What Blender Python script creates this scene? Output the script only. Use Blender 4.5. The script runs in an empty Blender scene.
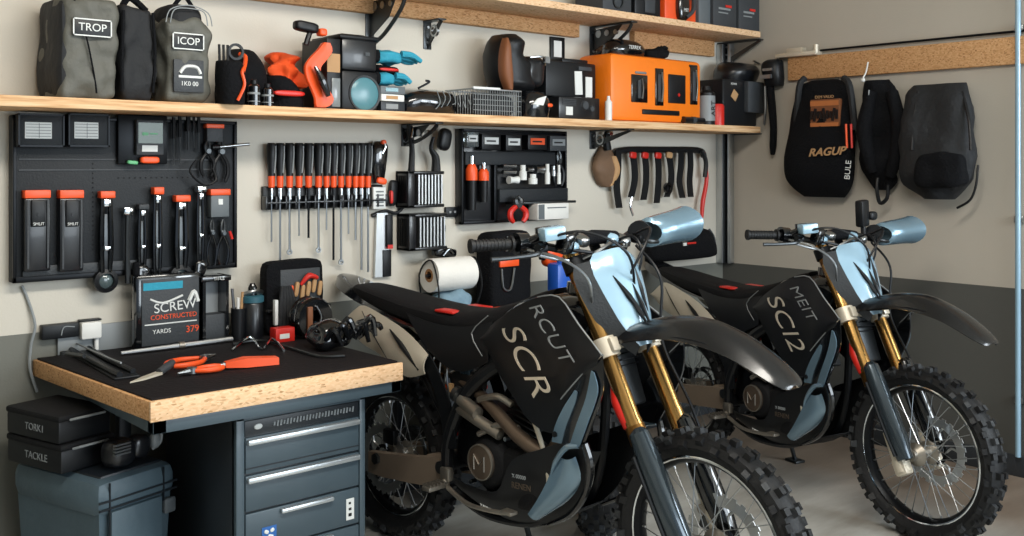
import bpy, bmesh, math, random
from mathutils import Vector, Matrix, Euler, noise
random.seed(7)
PI = math.pi
V = Vector
COL = bpy.context.scene.collection
# ---------------------------------------------------------------- camera geometry (used for measuring)
F = 1000.0; CX = 512.0; HZ = 165.0; CAMH = 1.47
DX, DY = 0.6547, 0.7559          # viewing direction on the floor plan
RX, RY = DY, -DX                 # right-hand direction
def at(u, v, Y=None, X=None, Z=None):
    a = (u - CX) / F; b = -(v - HZ) / F
    r = V((DX + a * RX, DY + a * RY, b))
    t = Y / r.y if Y is not None else X / r.x if X is not None else (Z - CAMH) / r.z
    return V((r.x * t, r.y * t, CAMH + r.z * t))
WY = 3.72      # back wall
WX = 4.90      # right wall
# ---------------------------------------------------------------- materials
def lin(h):
    h = h.lstrip('#'); c = [int(h[i:i+2], 16) / 255 for i in (0, 2, 4)]
    return tuple((x / 12.92 if x <= .04045 else ((x + .055) / 1.055) ** 2.4) for x in c) + (1,)
MATS = {}
def mat(name, col, rough=.5, metal=0., bump=0., bscale=60., var=.12, vscale=9., coat=0., trans=0., spec=.5, alpha=1.):
    m = bpy.data.materials.new(name); m.use_nodes = True
    nt = m.node_tree; N = nt.nodes; L = nt.links
    b = N['Principled BSDF']
    tc = N.new('ShaderNodeTexCoord')
    n = N.new('ShaderNodeTexNoise'); n.inputs['Scale'].default_value = vscale; n.inputs['Detail'].default_value = 4
    L.new(tc.outputs['Object'], n.inputs['Vector'])
    mx = N.new('ShaderNodeMix'); mx.data_type = 'RGBA'
    c = lin(col)
    mx.inputs[6].default_value = tuple(x * (1 - var) for x in c[:3]) + (1,)
    mx.inputs[7].default_value = tuple(min(1, x * (1 + var) + var * .004) for x in c[:3]) + (1,)
    L.new(n.outputs['Fac'], mx.inputs[0]); L.new(mx.outputs[2], b.inputs['Base Color'])
    b.inputs['Roughness'].default_value = rough; b.inputs['Metallic'].default_value = metal
    b.inputs['Coat Weight'].default_value = coat; b.inputs['Coat Roughness'].default_value = .08
    b.inputs['Transmission Weight'].default_value = trans; b.inputs['Specular IOR Level'].default_value = spec
    b.inputs['Alpha'].default_value = alpha
    if bump:
        n2 = N.new('ShaderNodeTexNoise'); n2.inputs['Scale'].default_value = bscale; n2.inputs['Detail'].default_value = 5
        L.new(tc.outputs['Object'], n2.inputs['Vector'])
        bp = N.new('ShaderNodeBump'); bp.inputs['Strength'].default_value = bump; bp.inputs['Distance'].default_value = .01
        L.new(n2.outputs['Fac'], bp.inputs['Height']); L.new(bp.outputs['Normal'], b.inputs['Normal'])
    MATS[name] = m
    return m
mat('black_plastic', '#101216', .33, coat=.2)
mat('gloss_black', '#0b0d10', .14, coat=.8, var=.05)
mat('satin_black', '#101215', .42, spec=.32)
mat('fender_black', '#0c0e11', .27, coat=.25)
mat('matte_black', '#0f1013', .7, bump=.3, bscale=200, spec=.25)
mat('black_metal', '#141619', .38, .7)
mat('black_fabric', '#101114', .92, bump=.6, bscale=90, spec=.15)
mat('panel_black', '#1c2024', .55, bump=.15, bscale=150, spec=.3)
mat('charcoal', '#33373b', .6, bump=.2, bscale=120)
mat('grey_fabric', '#56564f', .62, bump=.9, bscale=16, spec=.5)
mat('dark_fabric', '#1d1f22', .75, bump=.8, bscale=22, spec=.4)
mat('grey_plastic', '#5d6468', .5)
mat('mid_grey', '#83888a', .5)
mat('slate_paint', '#3d4c55', .42, coat=.1)
mat('slate_dark', '#1a2026', .42)
mat('bin_plastic', '#4d5f69', .5, bump=.25, bscale=30)
mat('steel', '#a9adb0', .28, 1., bump=.05)
mat('brushed_steel', '#c6c9ca', .38, 1.)
mat('chrome', '#d8dde0', .1, 1.)
mat('dark_steel', '#4b4e50', .38, .9)
mat('alloy', '#9a948a', .42, .85, bump=.15)
mat('bronze', '#6a5c4f', .42, .7, bump=.1, bscale=30)
mat('swingarm_alloy', '#8a7b6c', .5, .3)
mat('gold', '#c99b5c', .22, .95)
mat('gold_dark', '#8b6232', .3, .95)
mat('cream_alloy', '#cfc6b4', .4, .3)
mat('orange', '#e8521c', .42)
mat('bright_orange', '#f07a12', .45, bump=.1)
mat('orange_fabric', '#e8531a', .8, bump=.5, bscale=35)
mat('red', '#c8261c', .4)
mat('blue', '#1c54b4', .35)
mat('teal', '#2a93ad', .75, bump=.4)
mat('teal_lens', '#4f7f89', .25)
mat('cyan_dark', '#2b5a68', .5)
mat('blue_silver', '#7793a4', .26, .55, coat=.4)
mat('blue_white', '#93b4c8', .22, .1, coat=.6)
mat('blue_grey', '#3f5361', .22, .55, coat=.5)
mat('fork_blue', '#3d474e', .2, .6, coat=.6)
mat('reflection_blue', '#748fa1', .22, .45, coat=.6)  # blue reflection on glossy black plastic, put into the colour
mat('smoke_lens', '#4d5a5c', .15, coat=.5)
mat('beige_plastic', '#b8b0a0', .4, coat=.2)
mat('white_plastic', '#dcdcd8', .45)
mat('white_label', '#d9dcda', .6)
mat('paper', '#e6e4de', .85, bump=.15)
mat('cardboard', '#9c7148', .85, bump=.2)
mat('leather', '#6d543f', .7, bump=.5, bscale=40)
mat('tan', '#b08a60', .7)
mat('rubber', '#131416', .55, bump=.25, bscale=60, spec=.35)
mat('rubber_worn', '#25282b', .6, bump=.3, bscale=80)
mat('bench_mat', '#171416', .7, bump=.35, bscale=60, spec=.2)
mat('green', '#5fae7a', .5)
mat('screen', '#2e4a33', .2)
mat('blue_sticker', '#2b62a8', .5)
mat('clear_plastic', '#c9d6da', .12, trans=.85)
mat('film', '#8d9496', .2, trans=.3)
mat('brown', '#7a4a2c', .6)
mat('rust_print', '#b06a38', .7)
mat('rag_blue', '#7590a0', .85, bump=.5)
mat('drawer_pull', '#cfd6da', .3, .8)

def wood(name, ca, cb, cc, flake=True):
    m = bpy.data.materials.new(name); m.use_nodes = True
    nt = m.node_tree; N = nt.nodes; L = nt.links; b = N['Principled BSDF']
    tc = N.new('ShaderNodeTexCoord'); mp = N.new('ShaderNodeMapping')
    L.new(tc.outputs['Object'], mp.inputs['Vector'])
    if flake:
        mp.inputs['Scale'].default_value = (85, 130, 210); mp.inputs['Rotation'].default_value = (.2, .1, .5)
        t = N.new('ShaderNodeTexVoronoi'); t.inputs['Scale'].default_value = 1.
        L.new(mp.outputs[0], t.inputs['Vector']); src = t.outputs['Color']
        bw = N.new('ShaderNodeRGBToBW'); L.new(src, bw.inputs[0]); src = bw.outputs[0]
    else:
        mp.inputs['Scale'].default_value = (2.2, 14, 40)
        t = N.new('ShaderNodeTexNoise'); t.inputs['Scale'].default_value = 2.5; t.inputs['Detail'].default_value = 8
        L.new(mp.outputs[0], t.inputs['Vector']); src = t.outputs['Fac']
    r = N.new('ShaderNodeValToRGB'); r.color_ramp.elements[0].color = lin(ca); r.color_ramp.elements[1].color = lin(cc)
    r.color_ramp.elements[0].position = .05 if flake else .3; r.color_ramp.elements[1].position = .8 if flake else .7
    e = r.color_ramp.elements.new(.26 if flake else .5); e.color = lin(cb)
    L.new(src, r.inputs[0]); L.new(r.outputs[0], b.inputs['Base Color'])
    b.inputs['Roughness'].default_value = .75
    bp = N.new('ShaderNodeBump'); bp.inputs['Strength'].default_value = .25; bp.inputs['Distance'].default_value = .004
    L.new(src, bp.inputs['Height']); L.new(bp.outputs['Normal'], b.inputs['Normal'])
    MATS[name] = m
wood('osb', '#8f6238', '#bb8b5a', '#cfa273')
wood('osb_light', '#ad8357', '#dcb389', '#e6c39c')
wood('pine', '#b58457', '#d9b184', '#e6c69d', False)

def wall_mat(name, upper, lower, split, stain=.1):
    m = bpy.data.materials.new(name); m.use_nodes = True
    nt = m.node_tree; N = nt.nodes; L = nt.links; b = N['Principled BSDF']
    g = N.new('ShaderNodeNewGeometry'); s = N.new('ShaderNodeSeparateXYZ'); L.new(g.outputs['Position'], s.inputs[0])
    lt = N.new('ShaderNodeMath'); lt.operation = 'LESS_THAN'; lt.inputs[1].default_value = split; L.new(s.outputs['Z'], lt.inputs[0])
    n = N.new('ShaderNodeTexNoise'); n.inputs['Scale'].default_value = 1.6; n.inputs['Detail'].default_value = 6; L.new(g.outputs['Position'], n.inputs['Vector'])
    cols = []
    for c in (upper, lower):
        mx = N.new('ShaderNodeMix'); mx.data_type = 'RGBA'; cc = lin(c)
        mx.inputs[6].default_value = tuple(x * (1 - stain) for x in cc[:3]) + (1,); mx.inputs[7].default_value = tuple(x * (1 + stain) for x in cc[:3]) + (1,)
        L.new(n.outputs['Fac'], mx.inputs[0]); cols.append(mx)
    fin = N.new('ShaderNodeMix'); fin.data_type = 'RGBA'
    L.new(lt.outputs[0], fin.inputs[0]); L.new(cols[0].outputs[2], fin.inputs[6]); L.new(cols[1].outputs[2], fin.inputs[7])
    L.new(fin.outputs[2], b.inputs['Base Color']); b.inputs['Roughness'].default_value = .75
    n2 = N.new('ShaderNodeTexNoise'); n2.inputs['Scale'].default_value = 120; L.new(g.outputs['Position'], n2.inputs['Vector'])
    bp = N.new('ShaderNodeBump'); bp.inputs['Strength'].default_value = .12; bp.inputs['Distance'].default_value = .004
    L.new(n2.outputs['Fac'], bp.inputs['Height']); L.new(bp.outputs['Normal'], b.inputs['Normal'])
    MATS[name] = m
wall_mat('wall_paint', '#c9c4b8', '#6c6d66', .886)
wall_mat('wall_paint_shaded', '#b4ada1', '#4f4f4b', .886)  # wall paint again, with the right wall's shade mixed into the colours
def floor_mat():
    m = bpy.data.materials.new('concrete'); m.use_nodes = True
    nt = m.node_tree; N = nt.nodes; L = nt.links; b = N['Principled BSDF']
    g = N.new('ShaderNodeNewGeometry')
    mp = N.new('ShaderNodeMapping'); mp.inputs['Scale'].default_value = (.8, 2.6, 1); mp.inputs['Rotation'].default_value = (0, 0, -.35); L.new(g.outputs['Position'], mp.inputs['Vector'])
    n = N.new('ShaderNodeTexNoise'); n.inputs['Scale'].default_value = 1.3; n.inputs['Detail'].default_value = 9; n.inputs['Roughness'].default_value = .62; L.new(mp.outputs[0], n.inputs['Vector'])
    r = N.new('ShaderNodeValToRGB'); r.color_ramp.elements[0].position = .3; r.color_ramp.elements[1].position = .72
    r.color_ramp.elements[0].color = lin('#8b867e'); r.color_ramp.elements[1].color = lin('#c6c8c4')
    L.new(n.outputs['Fac'], r.inputs[0])
    # brown reflection along the right wall, painted into the concrete colour
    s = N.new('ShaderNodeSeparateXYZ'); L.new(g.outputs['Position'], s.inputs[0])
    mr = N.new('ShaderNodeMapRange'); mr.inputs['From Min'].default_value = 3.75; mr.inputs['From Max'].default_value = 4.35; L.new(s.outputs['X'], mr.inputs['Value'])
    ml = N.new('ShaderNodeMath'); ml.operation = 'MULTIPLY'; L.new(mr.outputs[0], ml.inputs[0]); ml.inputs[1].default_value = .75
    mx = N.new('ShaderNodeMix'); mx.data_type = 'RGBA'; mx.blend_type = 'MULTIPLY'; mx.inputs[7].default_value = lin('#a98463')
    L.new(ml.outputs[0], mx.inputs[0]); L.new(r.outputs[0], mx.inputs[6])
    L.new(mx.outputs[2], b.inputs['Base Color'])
    rr = N.new('ShaderNodeMapRange'); rr.inputs['To Min'].default_value = .35; rr.inputs['To Max'].default_value = .65; L.new(n.outputs['Fac'], rr.inputs['Value']); L.new(rr.outputs[0], b.inputs['Roughness'])
    bp = N.new('ShaderNodeBump'); bp.inputs['Strength'].default_value = .2; bp.inputs['Distance'].default_value = .01
    L.new(n.outputs['Fac'], bp.inputs['Height']); L.new(bp.outputs['Normal'], b.inputs['Normal'])
    MATS['concrete'] = m
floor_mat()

# ---------------------------------------------------------------- mesh collector
def smooth_path(pts, k):
    pts = [V(p) for p in pts]
    if len(pts) < 3 or k < 2: return pts
    out = []
    for i in range(len(pts) - 1):
        p0 = pts[max(i-1, 0)]; p1 = pts[i]; p2 = pts[i+1]; p3 = pts[min(i+2, len(pts)-1)]
        for j in range(k):
            t = j / k
            out.append(.5 * ((2*p1) + (p2-p0)*t + (2*p0-5*p1+4*p2-p3)*t*t + (3*p1-p0-3*p2+p3)*t**3))
    out.append(pts[-1]); return out
class MB:
    def __init__(s, M=None):
        s.bm = bmesh.new(); s.slots = []; s.cur = None; s.M = M or Matrix()
    def use(s, m):
        s.cur = m
        if m not in s.slots: s.slots.append(m)
        return s
    def merge(s, t, T=None):
        if s.cur is None: s.use('black_plastic')
        M = s.M @ T if T is not None else s.M
        idx = s.slots.index(s.cur); mp = {}
        for v in t.verts: mp[v] = s.bm.verts.new(M @ v.co)
        for f in t.faces:
            try:
                nf = s.bm.faces.new([mp[v] for v in f.verts]); nf.material_index = idx
            except ValueError: pass
        t.free(); return s
    def box(s, c, sz, rot=(0, 0, 0), bev=0., taper=None):
        t = bmesh.new(); bmesh.ops.create_cube(t, size=1)
        for v in t.verts:
            k = 1.
            if taper and v.co.z > 0: k = taper
            v.co = V((v.co.x*sz[0]*k, v.co.y*sz[1]*k, v.co.z*sz[2]))
        if bev: bmesh.ops.bevel(t, geom=list(t.edges), offset=min(bev, min(sz)*.45), segments=2, profile=.5, affect='EDGES')
        return s.merge(t, Matrix.Translation(c) @ Euler(rot).to_matrix().to_4x4())
    def ext(s, x0, x1, y0, y1, z0, z1, bev=0.):
        return s.box(((x0+x1)/2, (y0+y1)/2, (z0+z1)/2), (abs(x1-x0), abs(y1-y0), abs(z1-z0)), bev=bev)
    def cyl(s, p0, p1, r0, r1=None, n=14):
        return s.tube([p0, p1], [r0, r0 if r1 is None else r1], n, 1)
    def tube(s, pts, r, n=8, k=5):
        P = smooth_path(pts, k) if len(pts) > 2 else [V(p) for p in pts]
        if isinstance(r, (int, float)): R = [r]*len(P)
        else:
            R = []; m = len(r)-1
            for i in range(len(P)):
                f = i/(len(P)-1)*m; a = min(int(f), m-1); R.append(r[a]+(r[a+1]-r[a])*(f-a))
        t = bmesh.new(); rings = []; ref = None
        for i, p in enumerate(P):
            d = (P[min(i+1, len(P)-1)] - P[max(i-1, 0)])
            if d.length < 1e-9: d = V((0, 0, 1))
            d.normalize()
            if ref is None:
                ref = V((0, 0, 1)) if abs(d.z) < .9 else V((1, 0, 0))
            ref = (ref - d*ref.dot(d)); ref.normalize(); bi = d.cross(ref)
            rings.append([t.verts.new(p + (ref*math.cos(2*PI*j/n) + bi*math.sin(2*PI*j/n))*R[i]) for j in range(n)])
        for a, b in zip(rings, rings[1:]):
            for j in range(n): t.faces.new((a[j], a[(j+1) % n], b[(j+1) % n], b[j]))
        t.faces.new(rings[0][::-1]); t.faces.new(rings[-1])
        return s.merge(t)
    def lathe(s, prof, o=(0, 0, 0), axis='z', n=24, closed=False):
        t = bmesh.new(); rings = []
        for i in range(n):
            a = 2*PI*i/n; ring = []
            for r, h in prof:
                if axis == 'z': p = (r*math.cos(a), r*math.sin(a), h)
                elif axis == 'y': p = (r*math.cos(a), h, r*math.sin(a))
                else: p = (h, r*math.cos(a), r*math.sin(a))
                ring.append(t.verts.new(V(o)+V(p)))
            rings.append(ring)
        m = len(prof)
        for i in range(n):
            a, b = rings[i], rings[(i+1) % n]
            for j in range(m if closed else m-1):
                q = (a[j], b[j], b[(j+1) % m], a[(j+1) % m])
                try: t.faces.new(q)
                except ValueError: pass
        bmesh.ops.remove_doubles(t, verts=t.verts, dist=1e-5)
        if not closed:
            bmesh.ops.holes_fill(t, edges=[e for e in t.edges if e.is_boundary])
        bmesh.ops.recalc_face_normals(t, faces=t.faces)
        return s.merge(t)
    def soft(s, c, sz, rot=(0, 0, 0), p=5., amp=.0, freq=8., seed=0, cuts=9):
        """rounded, slightly crumpled block"""
        t = bmesh.new(); bmesh.ops.create_cube(t, size=2)
        bmesh.ops.subdivide_edges(t, edges=list(t.edges), cuts=cuts, use_grid_fill=True)
        for v in t.verts:
            q = v.co; l = (abs(q.x)**p + abs(q.y)**p + abs(q.z)**p)**(1/p)
            q = q / l
            w = V((q.x*sz[0]/2, q.y*sz[1]/2, q.z*sz[2]/2))
            if amp:
                nn = noise.noise(w*freq + V((seed*7.3, seed*3.1, 0)))
                w += q.normalized()*nn*amp
            v.co = w
        return s.merge(t, Matrix.Translation(c) @ Euler(rot).to_matrix().to_4x4())
    def pillow(s, rows, amp=0., freq=9., seed=0, p=2.6, n=20, back=None, k=3):
        """rows: (z, xl, xr, d) stacked; body lies between y=-d and y=0 (back=None) or is round"""
        q = smooth_path([V((r[0], r[1], r[2])) for r in rows], k); dd = smooth_path([V((r[3], 0, 0)) for r in rows], k)
        secs = []
        for a, b in zip(q, dd):
            z, xl, xr = a; d = max(b.x, .002); cx = (xl+xr)/2; hw = max((xr-xl)/2, .002); sec = []
            for j in range(n):
                an = 2*PI*j/n; cc, ss = math.cos(an), math.sin(an)
                x = cx + hw*math.copysign(abs(cc)**(2/p), cc); y = -d/2 + d/2*math.copysign(abs(ss)**(2/p), ss)
                w = V((x, y, z))
                if amp: w += V((cc, ss, 0))*noise.noise(w*freq+V((seed*5.7, 0, seed)))*amp
                sec.append(w)
            secs.append(sec)
        return s.loft(secs)
    def loft(s, secs, cap=True, closed=True):
        t = bmesh.new(); R = [[t.verts.new(V(p)) for p in sec] for sec in secs]; n = len(R[0])
        for a, b in zip(R, R[1:]):
            for j in range(n if closed else n-1):
                try: t.faces.new((a[j], a[(j+1) % n], b[(j+1) % n], b[j]))
                except ValueError: pass
        if cap: t.faces.new(R[0][::-1]); t.faces.new(R[-1])
        bmesh.ops.recalc_face_normals(t, faces=t.faces)
        return s.merge(t)
    def prism(s, pts, T, depth, bev=0.):
        """polygon in local XY of T, extruded by depth along local Z"""
        t = bmesh.new(); vs = [t.verts.new((p[0], p[1], 0)) for p in pts]; f = t.faces.new(vs)
        r = bmesh.ops.extrude_face_region(t, geom=[f]); bmesh.ops.translate(t, verts=[e for e in r['geom'] if isinstance(e, bmesh.types.BMVert)], vec=(0, 0, depth))
        bmesh.ops.recalc_face_normals(t, faces=t.faces)
        if bev: bmesh.ops.bevel(t, geom=list(t.edges), offset=bev, segments=2, profile=.5, affect='EDGES')
        return s.merge(t, T)
    def sheet(s, grid, th):
        t = bmesh.new(); R = [[t.verts.new(V(p)) for p in row] for row in grid]
        for a, b in zip(R, R[1:]):
            for j in range(len(a)-1): t.faces.new((a[j], a[j+1], b[j+1], b[j]))
        bmesh.ops.recalc_face_normals(t, faces=t.faces)
        bmesh.ops.solidify(t, geom=list(t.faces), thickness=th)
        return s.merge(t)
    def strip(s, A, B, th, nv=6, bulge=(0, 0, 0), k=4):
        """skin between two edge lines with a bulge in the middle"""
        A = smooth_path(A, k); B = smooth_path(B, k); g = []
        for j in range(nv+1):
            t = j/nv; w = 4*t*(1-t)
            g.append([a*(1-t)+b*t + V(bulge)*w for a, b in zip(A, B)])
        return s.sheet(g, th)
    def build(s, name, parent=None, label=None):
        bmesh.ops.recalc_face_normals(s.bm, faces=s.bm.faces)
        off = V((0, 0, 0))
        if parent is None and len(s.bm.verts):
            xs = [v.co.x for v in s.bm.verts]; ys = [v.co.y for v in s.bm.verts]; zs = [v.co.z for v in s.bm.verts]
            off = V(((min(xs)+max(xs))/2, (min(ys)+max(ys))/2, min(zs)))
            bmesh.ops.translate(s.bm, verts=s.bm.verts, vec=-off)
        for f in s.bm.faces: f.smooth = True
        for e in s.bm.edges:
            if len(e.link_faces) == 2 and e.calc_face_angle(0) > .6: e.smooth = False
        me = bpy.data.meshes.new(name); s.bm.to_mesh(me); s.bm.free()
        for m in s.slots: me.materials.append(MATS[m])
        o = bpy.data.objects.new(name, me); COL.objects.link(o); o.location = off
        if parent is not None: o.parent = parent
        if label: o['label'] = label
        return o
def tag(o, label, cat, group=None):
    o['label'] = label; o['category'] = cat
    if group: o['group'] = group
    return o
def thing(name, label, cat, loc=(0, 0, 0), rz=0., group=None):
    o = bpy.data.objects.new(name, None); COL.objects.link(o); o.empty_display_size = .05
    o.location = loc; o.rotation_euler = (0, 0, rz); return tag(o, label, cat, group)
def struct(mb, name):
    o = mb.build(name); o['kind'] = 'structure'; return o
def text(body, size, T, m, name, parent, th=.0006, shear=0., label=None, stretch=1., offset=0.):
    c = bpy.data.curves.new(name, 'FONT'); c.body = body; c.size = size; c.extrude = th; c.shear = shear; c.offset = offset
    c.align_x = 'CENTER'; c.align_y = 'CENTER'
    o = bpy.data.objects.new(name, c); COL.objects.link(o)
    dg = bpy.context.evaluated_depsgraph_get(); me = bpy.data.meshes.new_from_object(o.evaluated_get(dg))
    bpy.data.objects.remove(o)
    me.transform(T @ Matrix.Diagonal((stretch, 1, 1, 1))); me.materials.clear(); me.materials.append(MATS[m]); me.name = name
    r = bpy.data.objects.new(name, me); COL.objects.link(r); r.parent = parent
    if label: r['label'] = label
    return r
def face_T(o, ang=0., n='-y'):
    """text frame facing -y (or -x), lettering turned by ang"""
    c, s = math.cos(ang), math.sin(ang)
    if n == '-y': X = V((c, 0, s)); Y = V((-s, 0, c)); Z = V((0, -1, 0))
    elif n == '-x': X = V((0, -c, s)); Y = V((0, s, c)); Z = V((-1, 0, 0))
    elif n == 'z': X = V((c, s, 0)); Y = V((-s, c, 0)); Z = V((0, 0, 1))
    M = Matrix((X, Y, Z)).transposed().to_4x4(); M.translation = V(o); return M
# ================================================================ motorcycle
def wheel(parent, name, c, R, w, rr, disc=-1, M=None, hubw=.075, nk=34):
    """wheel turning about local Y: rim (the part) > tyre, hub, spokes, brake_disc"""
    T = (M or Matrix()) @ Matrix.Translation(c)
    b = MB(T).use('black_metal'); hw = .024
    b.lathe([(rr+.008, -hw), (rr+.012, -hw-.004), (rr+.002, -hw-.006), (rr-.008, -hw+.004), (rr-.014, -.008), (rr-.014, .008), (rr-.008, hw-.004), (rr+.002, hw+.006), (rr+.012, hw+.004), (rr+.008, hw), (rr-.003, 0)], axis='y', n=56, closed=True)
    b.use('chrome')
    for sy in (-1, 1): b.lathe([(rr+.002, sy*(hw+.006)), (rr+.006, sy*(hw+.008)), (rr+.010, sy*(hw+.006)), (rr+.006, sy*(hw+.004))], axis='y', n=56, closed=True)
    rim = b.build(name, parent)
    b = MB(T).use('rubber')
    k = w/2
    b.lathe([(rr+.006, -hw), (rr+.02, -k*.8), (rr+.04, -k*.98), (R-.045, -k), (R-.022, -k*.8), (R-.012, -k*.4), (R-.010, 0), (R-.012, k*.4), (R-.022, k*.8), (R-.045, k), (rr+.04, k*.98), (rr+.02, k*.8), (rr+.006, hw)], axis='y', n=64, closed=True)
    for i in range(nk):
        a = 2*PI*i/nk; st = 2*PI/nk
        if i % 2 == 0: rows = [(0, -.30), (0, .30), (.5, -.80), (.5, .80)]
        else: rows = [(0, 0.0), (.15, -.62), (.15, .62), (.5, -.98), (.5, .98)]
        for da, f in rows:
            aa = a + da*st; y = f*k*.98; drop = .002 + .034*abs(f)**2.6; rad = R - drop - .004
            tilt = f*abs(f)*.9
            Tk = Matrix.Rotation(-aa, 4, 'Y') @ Matrix.Translation((rad, y, 0)) @ Matrix.Rotation(tilt, 4, 'Z')
            t = bmesh.new(); bmesh.ops.create_cube(t, size=1)
            for v in t.verts:
                g = .82 if v.co.x > 0 else 1.1
                v.co = V((v.co.x*.024, v.co.y*.021*g, v.co.z*.026*g))
            b.use('rubber' if (i+int(f*9)) % 3 else 'rubber_worn').merge(t, Tk)
    b.build('tyre', rim)
    b = MB(T).use('alloy')
    b.lathe([(.0, -hubw), (.022, -hubw), (.024, -hubw*.8), (.046, -hubw*.55), (.046, -hubw*.45), (.026, -hubw*.3), (.026, hubw*.3), (.046, hubw*.45), (.046, hubw*.55), (.024, hubw*.8), (.022, hubw), (.0, hubw)], axis='y', n=24)
    b.use('dark_steel').cyl((0, -hubw-.022, 0), (0, hubw+.022, 0), .010).cyl((0, -hubw-.028, 0), (0, -hubw-.018, 0), .017, n=6)
    b.build('hub', rim)
    b = MB(T).use('steel')
    for i in range(36):
        a = 2*PI*i/36; sy = 1 if i % 2 else -1; sk = .75 if (i//2) % 2 else -.75
        b.tube([(.044*math.cos(a+sk), sy*hubw*.5, .044*math.sin(a+sk)), ((rr-.008)*math.cos(a), sy*.004, (rr-.008)*math.sin(a))], .0017, 5)
        b.box(((rr-.018)*math.cos(a), sy*.004, (rr-.018)*math.sin(a)), (.012, .006, .006), (0, -a, 0))
    b.build('spokes', rim)
    if disc:
        y = disc*(hubw+.004); b = MB(T).use('brushed_steel')
        b.lathe([(.098, y-.0018), (.130, y-.0018), (.130, y+.0018), (.098, y+.0018)], axis='y', n=48, closed=True)
        for i in range(24):
            a = 2*PI*i/24; b.box((.132*math.cos(a), y, .132*math.sin(a)), (.012, .0034, .018), (0, -a, 0))
        for i in range(6):
            a = 2*PI*i/6; b.tube([(.045*math.cos(a), y, .045*math.sin(a)), (.075*math.cos(a+.35), y, .075*math.sin(a+.35)), (.100*math.cos(a+.2), y, .100*math.sin(a+.2))], .0045, 6, 3)
        b.use('black_metal').lathe([(.04, y-.003), (.054, y-.003), (.054, y+.003), (.04, y+.003)], axis='y', n=24, closed=True)
        b.build('brake_disc', rim)
    return rim

def arcsec(x, z, hw, up, n=9, drop=.03, tilt=0.):
    """cross-section across Y of a fender: crown height up, edges fold down"""
    g = []
    for j in range(n):
        t = -1 + 2*j/(n-1); yy = hw*t
        g.append((x + tilt*(1-t*t)*.0, yy, z + up*(1-t*t) - drop*max(0, abs(t)-.72)/.28))
    return g

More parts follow.
